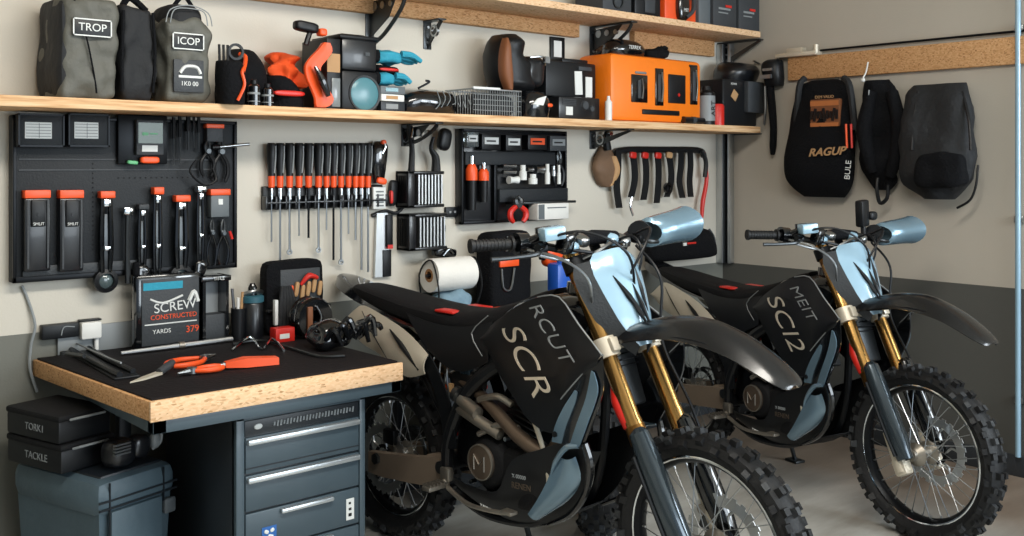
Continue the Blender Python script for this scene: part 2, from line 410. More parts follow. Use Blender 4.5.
def motorcycle(loc, rz, label, letters, steer=0., top_letters='', sc_=1., drop=0., mount=False):
    B = thing('dirt_bike', label, 'motorcycle', loc, rz, 'dirt bikes parked in the garage'); B.scale = (sc_, sc_, sc_)
    S = -1   # right-hand side of the bike (towards the camera) is -Y
    # steering: everything in front turns about the head
    piv = Matrix.Translation((1.10, 0, 1.0)); SM = piv @ Matrix.Rotation(-steer, 4, V((-.45, 0, .89))) @ piv.inverted()
    # ---- wheels
    wheel(B, 'front_wheel', (1.45, 0, .345), .345, .092, .262, disc=1, M=SM)
    wheel(B, 'rear_wheel', (0, 0, .325), .325, .118, .225, disc=-1, nk=32)
    # ---- fork
    ax = V((1.43, 0, .345)); d = V((-.46, 0, .888)).normalized()
    def fp(h, y, off=0.): return V((ax.x + d.x*h + off*.888, y, ax.z + d.z*h + off*.46))
    for sy in (-1, 1):
        y = sy*.098
        b = MB(SM).use('gold').tube([fp(.34, y), fp(.60, y), fp(.95, y)], .0265, 18, 1).tube([fp(.34, y), fp(.40, y)], .0285, 18)
        b.use('gold_dark').tube([fp(.615, y), fp(.62, y)], .029, 18).tube([fp(.86, y), fp(.90, y)], .0285, 18)
        b.use('chrome').tube([fp(.10, y), fp(.36, y)], .021, 14)
        b.use('steel').tube([fp(.95, y), fp(.965, y)], .022, 16).tube([fp(.965, y), fp(.975, y)], .012, 6)
        b.use('cream_alloy').tube([fp(-.02, y), fp(.14, y)], [.032, .026], 16).box(fp(.0, y), (.06, .05, .07), (0, -.48, 0), .012)
        leg = b.build('fork_leg', B, 'gold upside-down fork leg')
        if sy == S:
            g = []
            for i in range(8):
                h = .46 - .14*i/7*1.5; row = []
                for j in range(7):
                    a = -.9 + 2.2*j/6
                    o = V((-math.cos(a)*.029*.888*-1, sy*math.sin(a)*.029*1.0, math.cos(a)*.029*.46))
                    row.append(fp(h, y) + V((-abs(math.cos(a))*.026, sy*abs(math.sin(a))*.0, 0)) + V((0, sy*.020*math.sin(a+.6), 0)) - V((.006, 0, 0)))
                g.append(row)
            MB(SM).use('red').tube([fp(.545, y, -.012)-V((.0, -S*-.010, 0)), fp(.47, y, -.018)-V((0, .010, 0)), fp(.385, y, -.012)-V((0, .008, 0))], [.012, .0225, .020], 12).build('red_decal_sleeve', leg, 'red sleeve behind the gold leg')
            MB(SM).use('gold_dark').tube([fp(.385, y), fp(.33, y)], .031, 16).build('dust_seal', leg)
        # plastic guard wrapping the lower leg
        b = MB(SM).use('fork_blue' if sy == S else 'gloss_black'); secs = []
        for h, w_, dp in ((.375, .018, .016), (.36, .034, .030), (.28, .041, .036), (.15, .042, .040), (.05, .040, .042), (-.02, .030, .034)):
            sec = []
            for j in range(16):
                a = 2*PI*j/16; sec.append(fp(h, y + sy*.008 + math.sin(a)*w_*.95, .014 + math.cos(a)*dp))
            secs.append(sec)
        b.loft(secs); g_ = b.build('fork_guard', B)
        b = MB(SM).use('satin_black')
        b.tube([fp(.30, y+sy*.047, -.005), fp(.10, y+sy*.048, -.002), fp(.0, y+sy*.044)], .006, 6); b.build('guard_edge', g_)
    # triple clamps
    b = MB(SM).use('cream_alloy')
    for h, hh in ((.63, .055),):
        c = fp(h, 0)
        b.box(c - V((.02, 0, -.01)), (.05, .17, hh*.8), (0, -.48, 0), .012)
        for sy in (-1, 1):
            b.tube([fp(h-hh*.55, sy*.098), fp(h+hh*.55, sy*.098)], .039, 18)
            b.box(fp(h, sy*.098, .038), (.022, .034, hh*.8), (0, -.48, 0), .005).cyl(fp(h+.012, sy*.098-.02, -.048), fp(h+.012, sy*.098+.03, -.048), .008)
            b.cyl(fp(h-.014, sy*.12, -.03), fp(h-.014, sy*.155, -.045), .007, n=6)
    b.build('lower_triple_clamp', B, 'cream alloy lower fork clamp')
    b = MB(SM).use('black_metal').box(fp(.905, 0) - V((.02, 0, 0)), (.055, .19, .032), (0, -.48, 0), .01)
    for sy in (-1, 1):
        b.tube([fp(.885, sy*.098), fp(.93, sy*.098)], .037, 18).cyl(fp(.92, sy*.05, -.02), fp(.99, sy*.05, -.02), .018)
    b.use('gold').tube([fp(.93, 0, -.03), fp(.945, 0, -.03)], .018, 6)
    b.build('upper_triple_clamp', B)
    # ---- front number plate (shield shape)
    bx = 1.45
    def pl(u_, w_, bul=.035, off=.075):
        """row at height fraction u_ of plate, half width w_"""
        h = .60 + .315*u_; g = []
        for j in range(11):
            t = -1 + 2*j/10
            p = fp(h, t*w_, off + bul*(1-abs(t)**1.7)); g.append(p)
        return g
    rows = [pl(0, .028, .012), pl(.12, .055, .02), pl(.3, .078, .03), pl(.55, .098, .04), pl(.78, .112, .045), pl(.93, .105, .042), pl(1.0, .080, .035)]
    plate = MB(SM).use('blue_white').sheet(rows, .004).build('number_plate', B, 'pale blue shield-shaped front number plate')
    for sy in (-1, 1):   # dark wings either side of the plate
        A = [r[0 if sy < 0 else -1] for r in rows[:6]]
        O = [fp(.58, sy*.03, .045), fp(.645, sy*.078, .03), fp(.70, sy*.112, .02), fp(.78, sy*.138, .02), fp(.855, sy*.148, .022), fp(.90, sy*.132, .03)]
        MB(SM).use('charcoal').strip(A, O, .004, nv=3, k=3).build('plate_wing', plate)
    for (u0, t0, u1, t1, ww) in ((.72, -.55, .25, -.05, .012), (.60, -.02, .12, .22, .010), (.80, .42, .3, .42, .009), (.42, -.35, .15, -.02, .008)):
        def q(u_, t_): return fp(.60+.315*u_, t_*(.03+.09*min(u_*1.4, .9)), .079 + .036*(1-abs(t_)**1.7) + .002)
        MB(SM).use('satin_black').tube([q(u0, t0), q((u0+u1)/2, (t0+t1)/2-.06), q(u1, t1)], [.001, ww*.8, .001], 8, 6).build('plate_stripe', plate, 'black flame stripe')
    # ---- front fender
    fs = [(1.02, .895, .07, .010), (1.12, .930, .085, .018), (1.22, .962, .088, .026), (1.34, .985, .085, .032), (1.46, .985, .082, .034), (1.57, .960, .082, .026), (1.65, .924, .080, .020), (1.71, .889, .068, .014), (1.735, .872, .046, .008), (1.742, .867, .022, .004)]
    g = [arcsec(x, z, hw, up, 11, .028 if x < 1.5 else .028*max(.15, (1.76-x)/.26)) for x, z, hw, up in fs]
    # densify
    gd = []
    cols = [smooth_path([row[j] for row in g], 4) for j in range(11)]
    for i in range(len(cols[0])): gd.append([c[i] for c in cols])
    fen = MB(SM).use('fender_black').sheet(gd, .004).build('front_fender', B)
    b = MB(SM).use('satin_black')
    for sy in (-1, 1): b.tube([(1.16, sy*.075, .925), (1.34, sy*.076, .962), (1.5, sy*.072, .962), (1.66, sy*.062, .905)], .005, 6)
    b.box((1.25, 0, .945), (.2, .10, .02), (0, -.2, 0), .006)
    b.build('fender_rib', fen)
    # ---- handlebar
    hc = V((1.00, 0, 1.195))
    b = MB(SM).use('satin_black')
    barp = [hc+V((-.10, -.40, .035)), hc+V((-.055, -.26, .035)), hc+V((-.01, -.14, .01)), hc+V((.0, -.06, -.02)), hc+V((0, .06, -.02)), hc+V((-.01, .14, .01)), hc+V((-.055, .26, .035)), hc+V((-.10, .40, .035))]
    b.tube(barp, .0125, 12, 4)
    b.build('handlebar', B)
    b = MB(SM).use('black_fabric').tube([hc+V((-.005, -.12, .035)), hc+V((-.0, .0, .038)), hc+V((-.005, .12, .035))], [.018, .026, .018], 12); b.build('bar_pad', B)
    for sy in (-1, 1):
        e0 = hc+V((-.115, sy*.425, .035)); e1 = hc+V((-.070, sy*.30, .035))
        b = MB(SM).use('rubber').tube([e0, e1], .0175, 14).tube([e0, e0*.93+e1*.07], .0225, 14).tube([e1, e1+(e1-e0)*.06], .026, 14)
        for i in range(9):
            p = e0.lerp(e1, .12+.09*i); b.tube([p, p+(e1-e0)*.035], .0195, 12)
        b.build('grip', B)
        # lever with perch
        l0 = hc+V((-.01, sy*.235, .02)); 
        b = MB(SM).use('dark_steel').tube([l0, l0+V((.035, sy*.04, -.012)), l0+V((.015, sy*.12, -.018)), l0+V((-.012, sy*.185, -.02))], [.009, .008, .0065, .008], 8)
        b.use('black_metal').box(l0+V((.005, 0, 0)), (.04, .045, .03), (0, 0, sy*.3), .008)
        b.build('brake_lever' if sy < 0 else 'clutch_lever', B)
    b = MB(SM).use('blue_white').box(hc+V((.03, -.215, .068)), (.05, .075, .042), (.1, 0, -.3), .006)
    b.use('gloss_black').box(hc+V((-.005, -.215, .065)), (.02, .055, .045), (.1, 0, -.3), .004).cyl(hc+V((.0, -.215, .03)), hc+V((.02, -.27, .028)), .012)
    b.build('brake_reservoir', B, 'pale blue front brake reservoir')
    b = MB(SM).use('gloss_black').cyl(hc+V((-.06, -.285, .035)), hc+V((-.05, -.245, .035)), .036, .032, 18).cyl(hc+V((-.05, -.26, .035)), hc+V((.0, -.24, .06)), .014, .01)
    b.build('throttle_housing', B)
    # silver blue hand guard muff on the far grip
    b = MB(SM).use('blue_silver'); secs = []
    for t_, ry, rx in ((.0, .038, .034), (.08, .052, .044), (.35, .055, .047), (.65, .057, .048), (.9, .061, .050), (1, .064, .052)):
        c = hc + V((.0+.01*t_, .285+.20*t_, .035+.02*t_)); sec = []
        for j in range(20):
            a = 2*PI*j/20; fl = 1+.05*math.cos(3*a)
            sec.append(c + V((math.cos(a)*rx*fl, math.cos(a)*.03, math.sin(a)*ry*fl)))
        secs.append(sec)
    # open cone: outer and inner skin
    inn = [[V(c_) * .93 + (sum((V(q_) for q_ in sec), V((0, 0, 0)))/len(sec))*.07 for c_ in sec] for sec in secs[::-1]]
    b.loft(secs + inn[:-1], cap=False)
    b.use('satin_black').tube([hc+V((.0, .235, .04)), hc+V((-.018, .262, .04))], .04, 16)
    b.build('hand_guard', B, 'silver blue cone-shaped hand guard on the far grip')
    # cables
    for i, pts in enumerate(([(.98, -.25, 1.23), (1.12, -.17, 1.27), (1.19, -.04, 1.19), (1.13, .05, 1.0)],
                             [(.99, .22, 1.23), (1.12, .15, 1.26), (1.17, .04, 1.19), (1.1, -.05, .98)],
                             [(.96, -.27, 1.215), (1.06, -.22, 1.19), (1.12, -.15, 1.12), (1.08, -.1, .98), (1.0, -.08, .9)],
                             [(1.0, .10, 1.21), (1.09, .10, 1.235), (1.13, .09, 1.16), (1.08, .05, .98)],
                             [(.95, -.24, 1.20), (1.02, -.12, 1.17), (1.05, .02, 1.19), (1.02, .16, 1.20)],
                             [(.97, -.22, 1.215), (1.05, -.10, 1.20), (1.06, .06, 1.17), (.98, .20, 1.21)],
                             [(1.02, -.10, 1.16), (1.07, -.04, 1.20), (1.05, .05, 1.22), (1.0, .12, 1.19)])):
        MB(SM).use('satin_black' if i not in (2, 4, 6) else 'steel').tube(pts, .0045 if i < 4 else .006, 7, 8).build('cable', B)
    for k, (yy, hh_) in enumerate(((-.12, .02), (-.07, .035), (.07, .03), (.13, .02))):
        MB(SM).use('steel' if k % 2 else 'blue_white').soft(hc+V((.015, yy, hh_)), (.055, .04, .035), (.2*k, .3, .1*k), 4, .003, 30, k, 5).build('bar_clamp', B)
    MB(SM).use('gloss_black').soft(hc+V((.03, -.155, .035)), (.05, .05, .07), (0, .2, 0), 4, .004, 30, 2, 6).build('switch_housing', B)
    if mount:
        MB(SM).use('satin_black').box(hc+V((-.01, .17, .13)), (.04, .065, .12), (.1, 0, .2), .01).cyl(hc+V((0, .17, .03)), hc+V((-.005, .17, .09)), .012).soft(hc+V((.0, .225, .12)), (.03, .05, .04), (0, 0, 0), 3, cuts=5).build('bar_mount', B)
    MB(SM).use('satin_black').tube([(1.05, .16, 1.2), (1.16, .15, 1.1), (1.18, .13, .9), (1.30, .128, .7), (1.42, .135, .42)], .005, 7, 8).build('brake_hose', B)
    b = MB(SM).use('dark_steel').box((1.37, .105, .40), (.07, .05, .09), (0, .3, 0), .012); b.use('alloy').cyl((1.37, .07, .42), (1.37, .14, .42), .016); b.build('front_caliper', B)
    # ---- frame
    b = MB().use('satin_black')
    b.tube([fp(.66, 0, -.055), fp(.90, 0, -.055)], .034, 16)
    for sy in (-1, 1):
        b.tube([(1.04, sy*.03, .98), (.80, sy*.105, .86), (.56, sy*.125, .70), (.44, sy*.125, .50), (.42, sy*.115, .34)], [.024, .026, .026, .024, .022], 10, 5)
        b.tube([(1.04, sy*.03, .90), (1.00, sy*.07, .70), (.96, sy*.085, .45), (.86, sy*.09, .30), (.62, sy*.09, .255), (.45, sy*.1, .30)], .017, 9, 5)
        b.tube([(.58, sy*.115, .72), (.20, sy*.085, .88), (-.16, sy*.06, .95)], .012, 8, 4)
        b.tube([(.45, sy*.115, .50), (.12, sy*.085, .84)], .011, 8)
    b.box((.41, 0, .40), (.05, .24, .06), bev=.015)
    b.build('frame', B)
    # swingarm
    b = MB().use('swingarm_alloy')
    for sy in (-1, 1):
        b.loft([[(x, sy*y+a_*.015, z+h_*hh) for a_, h_ in ((-1, -1), (1, -1), (1, 1), (-1, 1))] for x, y, z, hh in ((-.06, .095, .305, .040), (.02, .098, .31, .046), (.2, .10, .33, .050), (.40, .105, .36, .054))])
        b.use('dark_steel').cyl((0, sy*.11, .33), (0, sy*.125, .33), .022, n=6).cyl((.40, sy*.12, .385), (.40, sy*.14, .385), .022, n=16).use('swingarm_alloy')
    b.box((.30, 0, .37), (.06, .2, .06), bev=.012)
    b.build('swingarm', B, 'brownish alloy swingarm')
    # shock
    b = MB().use('red')
    P0, P1 = V((.36, 0, .42)), V((.50, 0, .80)); pts = []
    for i in range(81):
        t = i/80; c = P0.lerp(P1, .1+.7*t); a = t*8*2*PI; pts.append(c+V((math.cos(a)*.034, math.sin(a)*.034, 0)))
    b.tube(pts, .0065, 6, 1); b.use('steel').tube([P0, P1], .014, 10).use('black_metal').tube([P0.lerp(P1, .8), P1], .034, 14)
    b.use('gold').tube([(.30, -.06, .62), (.34, -.06, .76)], .026, 12)
    b.build('rear_shock', B, 'red coil rear shock')
    # ---- engine
    b = MB().use('black_metal')
    b.soft((.70, 0, .45), (.36, .24, .27), (0, .12, 0), 4, .01, 20, 3, 7)
    b.soft((.55, 0, .50), (.24, .22, .22), (0, .1, 0), 4, .01, 20, 5, 6)
    b.cyl((.66, -.10, .455), (.66, .12, .455), .095, n=28)
    b.cyl((.79, -.10, .43), (.79, .115, .43), .075, n=24)
    for x, z in ((.56, .37), (.60, .545), (.73, .55), (.84, .50), (.86, .38), (.76, .33), (.64, .33)): b.use('steel').cyl((x, -.135, z), (x, -.11, z), .008, n=6)
    b.use('dark_steel').tube([(.92, -.09, .40), (.93, -.10, .50), (.88, -.11, .56)], .012, 8)
    eng = b.build('engine', B)
    b = MB().use('matte_black').lathe([(0, -.158), (.065, -.158), (.078, -.152), (.088, -.140), (.095, -.11), (.095, -.08)], (.66, 0, .455), 'y', 36)
    b.soft((.80, -.125, .43), (.19, .055, .20), (0, 0, 0), 3, 0, 1, 1, 6)
    b.build('engine_side_cover', eng)
    b = MB().use('bronze').lathe([(0, -.172), (.048, -.172), (.056, -.169), (.060, -.163), (.060, -.150)], (.645, 0, .462), 'y', 36)
    b.use('alloy')
    b.lathe([(.057, -.1725), (.0605, -.1715), (.061, -.164), (.057, -.165)], (.645, 0, .462), 'y', 40, True)
    b.tube([(.62, -.174, .435), (.62, -.174, .485), (.645, -.174, .455), (.67, -.174, .485), (.67, -.174, .435)], .003, 6, 1)
    b.build('clutch_cover', eng, 'round bronze clutch cover')
    text('RENEN', .028, face_T((.86, -.189, .432), .06), 'bronze', 'lettering', eng, .001)
    text('X 00000', .018, face_T((.85, -.190, .462), .06), 'mid_grey', 'lettering', eng, .001)
    text('YAMMER', .016, face_T((.70, -.190, .325), -.1), 'white_label', 'lettering', eng, .001)
    # cylinder + head
    b = MB().use('dark_steel')
    cu = V((.22, 0, .975)).normalized()
    for i in range(9):
        c = V((.74, 0, .56)) + cu*(.018*i); b.box(c, (.155-.003*i, .165-.004*i, .008), (0, .22, 0), .003)
    b.use('black_metal').tube([V((.74, 0, .54)), V((.775, 0, .72))], .062, 20)
    b.use('bronze').box((.80, -.05, .745), (.17, .12, .085), (0, .25, 0), .015).box((.80, .05, .745), (.16, .1, .08), (0, .25, 0), .015)
    b.use('alloy').cyl((.84, -.12, .70), (.84, -.08, .70), .022).cyl((.76, -.12, .735), (.76, -.08, .735), .018)
    cyl_ = b.build('cylinder_head', B)
    b = MB().use('bronze').loft([[(.765, -.135, .80), (.83, -.13, .845), (.93, -.12, .72), (.87, -.13, .655)], [(.765, -.12, .80), (.83, -.115, .845), (.93, -.105, .72), (.87, -.115, .655)]])
    b.build('heat_shield', cyl_, 'brown metal heat shield')
    # exhaust, pipes
    b = MB().use('bronze').tube([(.84, -.03, .66), (.93, -.07, .62), (.93, -.13, .54), (.82, -.15, .575), (.68, -.135, .64), (.55, -.10, .68), (.40, -.085, .72), (.22, -.085, .775)], [.022, .024, .026, .024, .021, .020, .020, .020], 14, 6)
    b.use('dark_steel').tube([(.52, -.15, .665), (.50, -.15, .67)], .028, 14)
    b.build('exhaust_pipe', B, 'brownish metal exhaust pipe')
    b = MB().use('alloy').tube([(.50, -.13, .615), (.60, -.15, .60), (.72, -.145, .565)], .020, 12).tube([(.52, -.14, .65), (.62, -.155, .62)], .0225, 12)
    b.tube([(.62, -.15, .55), (.72, -.15, .60), (.80, -.14, .60)], .011, 10).tube([(.60, -.13, .66), (.70, -.14, .69), (.76, -.13, .67)], .012, 8)
    b.use('cream_alloy').tube([(.87, -.14, .64), (.92, -.15, .56), (.945, -.15, .47), (.94, -.145, .40)], [.009, .008, .008, .014], 10)
    b.build('hose_pipes', B)
    b = MB().use('black_metal').cyl((-.12, -.072, .81), (.20, -.085, .775), .038, .042, 20).use('dark_steel').cyl((-.17, -.07, .815), (-.12, -.072, .81), .022, .038, 20)
    b.build('muffler', B)
    # carburettor and wiring seen under the seat
    b = MB().use('satin_black').soft((.47, -.06, .70), (.14, .10, .15), (0, .2, 0), 3, .01, 30, 4, 6)
    b.use('steel').cyl((.44, -.12, .74), (.50, -.12, .77), .014).cyl((.40, -.12, .66), (.42, -.12, .72), .008)
    b.use('orange').box((.405, -.118, .675), (.022, .01, .028)).use('tan').box((.44, -.118, .675), (.022, .01, .03)).use('blue_grey').box((.52, -.115, .745), (.05, .02, .022), (0, -.1, 0), .004)
    b.use('steel')
    for k in range(3): b.tube([(.36+.04*k, -.12, .80), (.345+.04*k, -.125, .72), (.38+.03*k, -.12, .62)], .004, 6)
    b.build('carburettor', B)
    # engine guard (skid plate)
    A = [(.50, -.135, .30), (.56, -.14, .285), (.74, -.145, .275), (.92, -.142, .33), (1.06, -.135, .46), (1.10, -.13, .60)]
    for sy in (-1, 1):
        up_ = [(.48, sy*.142, .37), (.58, sy*.158, .365), (.73, sy*.172, .385), (.80, sy*.174, .50), (.92, sy*.172, .56), (1.06, sy*.165, .62)]
        lo_ = [(.50, sy*.09, .315), (.60, sy*.10, .285), (.74, sy*.10, .268), (.90, sy*.10, .305), (1.03, sy*.10, .41), (1.12, sy*.10, .58)]
        b = MB().use('satin_black').strip(up_, lo_, .004, 6, (0, sy*.012, -.01))
        b.build('engine_guard', B)
        A_ = [(1.005, sy*.176, .560), (.968, sy*.182, .475), (.925, sy*.182, .405), (.875, sy*.174, .345)]
        B_ = [(1.075, sy*.168, .570), (1.090, sy*.160, .500), (1.03, sy*.150, .420), (.905, sy*.140, .330)]
        gs = MB().use('reflection_blue').strip(A_, B_, .005, 6, (.012, sy*.014, -.006)).build('side_scoop', B, 'lower side scoop with its blue reflection painted on')  # the scoop's blue is a reflection painted as colour
        if sy == S: MB().use('satin_black').tube([(.985, -.168, .41), (1.01, -.172, .44), (1.025, -.170, .48), (1.005, -.172, .47), (.985, -.171, .42)], .005, 6, 3).build('vent_slot', gs)
    b = MB().use('matte_black').sheet([[(.52, y, .300), (.62, y, .276), (.76, y, .262), (.88, y, .290), (.97, y, .345)] for y in (-.10, -.04, .04, .10)], .004); b.build('belly_plate', B)
    # ---- radiators and shrouds
    for sy in (-1, 1):
        b = MB().use('dark_steel').box((1.03, sy*.12, .80), (.035, .11, .26), (0, -.35, 0), .008)
        b.use('black_metal')
        for k in range(10): b.box(V((1.045, sy*.12, .80)) + V((.35, 0, .94))*(-.11+.024*k), (.02, .10, .004), (0, -.35, 0))
        b.build('radiator', B)
        up_ = [(.600, sy*.120, .885), (.70, sy*.135, .950), (.80, sy*.145, 1.005), (.90, sy*.150, 1.045), (1.00, sy*.158, 1.055), (1.11, sy*.190, .985), (1.215, sy*.210, .912)]
        lo_ = [(.625, sy*.130, .860), (.70, sy*.150, .790), (.80, sy*.170, .715), (.90, sy*.182, .645), (1.02, sy*.196, .640), (1.08, sy*.208, .76), (1.205, sy*.213, .885)]
        shd = MB().use('satin_black').strip(up_, lo_, .005, 8, (0, sy*.012, 0)).build('radiator_shroud', B)
        b = MB().use('mid_grey')
        b.tube([(x, y+sy*.004, z) for x, y, z in ((.66, sy*.142, .958), (.56, sy*.125, .885), (.64, sy*.15, .82))], .0022, 6, 3); b.build('trim_line', shd); b = MB().use('mid_grey')
        b.tube([(x, y+sy*.004, z) for x, y, z in up_[3:]] + [(1.21, sy*.213, .905), (1.12, sy*.213, .82), (1.05, sy*.208, .75)], .0025, 6, 3)
        b.build('trim_line', shd)
        if sy == S:
            Tm = face_T((.885, -.1845, .885), -.72) @ Matrix.Rotation(-.02, 4, 'X')
            # shroud flares outwards towards the front: lean the lettering with it
            def skin(px, pz, ang, off=.004):
                yy = -(.145 + (px-.60)*.105 + max(0, .93-pz)*.10 + .006) - off
                X = V((math.cos(ang), 0, math.sin(ang))); X.y = -(.105*X.x - .10*X.z); X.normalize()
                N_ = V((-.105, -1, .10)).normalized(); Yv = N_.cross(X).normalized()
                M_ = Matrix((X, Yv, N_)).transposed().to_4x4(); M_.translation = V((px, yy, pz)); return M_
            text(letters, .128, skin(.875, .862, -.80, .012), 'cream_alloy', 'lettering', shd, .0012, .55, 'large pale lettering', 1.25, -.0015)
            text(top_letters, .072, skin(.995, .955, -.72, .014), 'mid_grey', 'lettering', shd, .0012, .5, None, 1.3, -.001)
        # lower wing: glossy panel with two pale blue strips as painted reflections, running into the guard rim
        fr = [(1.215, sy*.208, .905), (1.215, sy*.204, .80), (1.165, sy*.196, .69), (1.125, sy*.186, .615)]
        rr_ = [(1.09, sy*.203, .78), (1.045, sy*.198, .715), (1.005, sy*.190, .655), (.985, sy*.180, .605)]
        wing = MB().use('gloss_black').strip(fr, rr_, .005, 6, (0, sy*.010, 0)).build('lower_wing', B)
        for (ta, tb) in ((.06, .34), (.60, .90)):
            A_ = []; B_ = []
            for (f_, r_), bul in zip(zip(fr[(0 if ta < .5 else 0):], rr_), (.006, .012, .012, .006)):
                f_, r_ = V(f_), V(r_); o_ = V((0, sy*.014, 0))
                A_.append(f_.lerp(r_, ta)+o_); B_.append(f_.lerp(r_, tb)+o_)
            A_[0] = A_[0].lerp(B_[0], .4) - V((0, 0, .03)); B_[0] = B_[0].lerp(A_[0], .5)
            MB().use('reflection_blue').strip(A_, B_, .004, 3).build('reflection_strip', wing, 'pale blue strip painted as a reflection')
        MB().use('satin_black').cyl((1.02, sy*.198, .635), (1.02, sy*.206, .635), .009).build('bolt', wing)
        b = MB().use('gloss_black').tube([(1.13, sy*.188, .625), (1.145, sy*.180, .56), (1.115, sy*.165, .47), (1.04, sy*.150, .38), (.93, sy*.135, .315)], [.012, .014, .012, .010, .006], 8)
        b.use('reflection_blue').tube([(1.11, sy*.196, .615), (1.06, sy*.196, .60), (1.01, sy*.188, .545), (.985, sy*.182, .50)], [.008, .010, .008, .003], 8)
        b.build('guard_rim', B)
    # ---- tank + seat
    secs = []
    for x, zt, zb, w_ in ((.66, .97, .84, .10), (.74, 1.015, .80, .125), (.84, 1.045, .78, .14), (.94, 1.055, .82, .13), (1.02, 1.045, .88, .10), (1.07, 1.03, .93, .06)):
        sec = []
        for j in range(16):
            a = 2*PI*j/16; cc, ss = math.cos(a), math.sin(a)
            sec.append((x, math.copysign(abs(cc)**.7, cc)*w_, (zt+zb)/2 + math.copysign(abs(ss)**.75, ss)*(zt-zb)/2))
        secs.append(sec)
    b = MB().use('gloss_black').loft(secs); b.cyl((.93, 0, 1.05), (.93, 0, 1.085), .034, .03, 18); b.build('fuel_tank', B)
    secs = []
    for x, zt, zb, w_ in ((-.24, .975, .945, .05), (-.20, .985, .935, .075), (-.05, .975, .90, .095), (.15, .955, .87, .105), (.35, .945, .85, .105), (.52, .955, .85, .095), (.68, .995, .88, .085), (.80, 1.04, .95, .07), (.87, 1.060, 1.01, .045)):
        sec = []
        for j in range(18):
            a = 2*PI*j/18; cc, ss = math.cos(a), math.sin(a)
            sec.append((x, math.copysign(abs(cc)**.55, cc)*w_, (zt+zb)/2 + math.copysign(abs(ss)**.6, ss)*(zt-zb)/2))
        secs.append(sec)
    cols = [smooth_path([s_[j] for s_ in secs], 4) for j in range(18)]
    seat = MB().use('matte_black').loft([[c[i] for c in cols] for i in range(len(cols[0]))]).build('seat', B)
    MB().use('red').box((.38, 0, .938), (.10, .206, .010), (0, 0, 0), .004).build('seat_tab', seat, 'small red tab on the seat edge')
    # rear fender
    fs = [(.30, .87, .075, .01), (.12, .895, .085, .014), (-.04, .925, .092, .018), (-.18, .955, .092, .02), (-.30, .985, .078, .018), (-.37, 1.0, .05, .012), (-.385, 1.003, .03, .006)]
    g = [arcsec(x, z, hw, up, 9, .03) for x, z, hw, up in fs]; cols = [smooth_path([row[j] for row in g], 4) for j in range(9)]
    MB().use('gloss_black').sheet([[c[i] for c in cols] for i in range(len(cols[0]))], .004).build('rear_fender', B)
    # beige side number panels
    for sy in (-1, 1):
        A_ = [(-.19, sy*.128, .850), (-.13, sy*.125, .895), (-.07, sy*.122, .918), (.06, sy*.128, .892), (.19, sy*.136, .858), (.28, sy*.142, .820), (.345, sy*.146, .785)]
        B_ = [(-.185, sy*.130, .842), (-.12, sy*.138, .805), (-.05, sy*.142, .772), (.06, sy*.148, .748), (.16, sy*.152, .712), (.24, sy*.154, .688), (.335, sy*.152, .712)]
        sp = MB().use('beige_plastic').strip(A_, B_, .005, 6, (0, sy*.014, 0)).build('side_panel', B, 'beige rear side panel')
        MB().use('satin_black').tube([(.13, sy*.152, .852), (.21, sy*.158, .80), (.31, sy*.156, .725)], [.002, .010, .007], 8).tube([(-.06, sy*.140, .90), (.03, sy*.160, .83), (.14, sy*.163, .73)], [.001, .003, .001], 8).build('panel_groove', sp)
        MB().use('satin_black').strip([(.18, sy*.112, .915), (.34, sy*.118, .895), (.50, sy*.120, .90), (.66, sy*.125, .935)], [(.33, sy*.135, .80), (.42, sy*.135, .755), (.52, sy*.135, .745), (.66, sy*.145, .80)], .004, 4, (0, sy*.006, 0)).build('seat_side_cover', B)
        b = MB().use('satin_black').strip([(.24, sy*.137, .80), (.33, sy*.14, .72), (.40, sy*.14, .60), (.43, sy*.14, .46)], [(.29, sy*.137, .83), (.385, sy*.14, .74), (.46, sy*.14, .62), (.49, sy*.14, .47)], .006, 3)
        b.build('frame_guard', B)
    # foot pegs, pedals, stand, chain
    for sy in (-1, 1):
        b = MB().use('alloy').box((.43, sy*.190, .335), (.045, .08, .016), (0, 0, 0), .004)
        for k in range(5): b.box((.43, sy*(.158+.016*k), .345), (.04, .005, .012))
        b.use('alloy').tube([(.43, sy*.11, .37), (.44, sy*.15, .34)], .013, 8); b.box((.435, sy*.135, .37), (.05, .03, .05), bev=.01)
        b.build('foot_peg', B)
    b = MB().use('alloy').tube([(.46, -.150, .33), (.60, -.185, .315), (.74, -.195, .325), (.80, -.19, .335)], [.009, .008, .008, .009], 8).box((.81, -.195, .34), (.05, .035, .012), (0, 0, 0), .003); b.build('brake_pedal', B)
    MB().use('dark_steel').tube([(.46, .15, .35), (.60, .17, .33), (.68, .175, .345)], .007, 8).build('shift_lever', B)
    MB().use('dark_steel').tube([(.48, .13, .30), (.44, .24, .15), (.42, .31, .012)], .011, 10).ext(.38, .46, .28, .34, 0, .012, .003).build('side_stand', B)
    b = MB().use('dark_steel'); n_ = 60
    pr, pf = .095, .03
    for i in range(n_):
        t = i/n_
        if t < .4: x, z = .46-(t/.4)*.46, .39+.03-(t/.4)*(.03-.0) + (t/.4)*(pr-.06-.0)
        elif t < .5: a = (t-.4)/.1*PI; x, z = -math.sin(a)*pr, .325+math.cos(a)*pr
        elif t < .9: x, z = (t-.5)/.4*.46, .23+(t-.5)/.4*.13
        else: a = (t-.9)/.1*PI; x, z = .46+math.sin(a)*pf, .39-math.cos(a)*pf
        b.box((x, .062, z), (.019, .012, .010))
    b.lathe([(.075, .060), (.093, .060), (.093, .064), (.075, .064)], (0, 0, .325), 'y', 40, True)
    b.build('chain', B)
    b = MB().use('black_metal').box((.05, -.085, .42), (.07, .03, .06), (0, 0, 0), .01); b.build('rear_caliper', B)
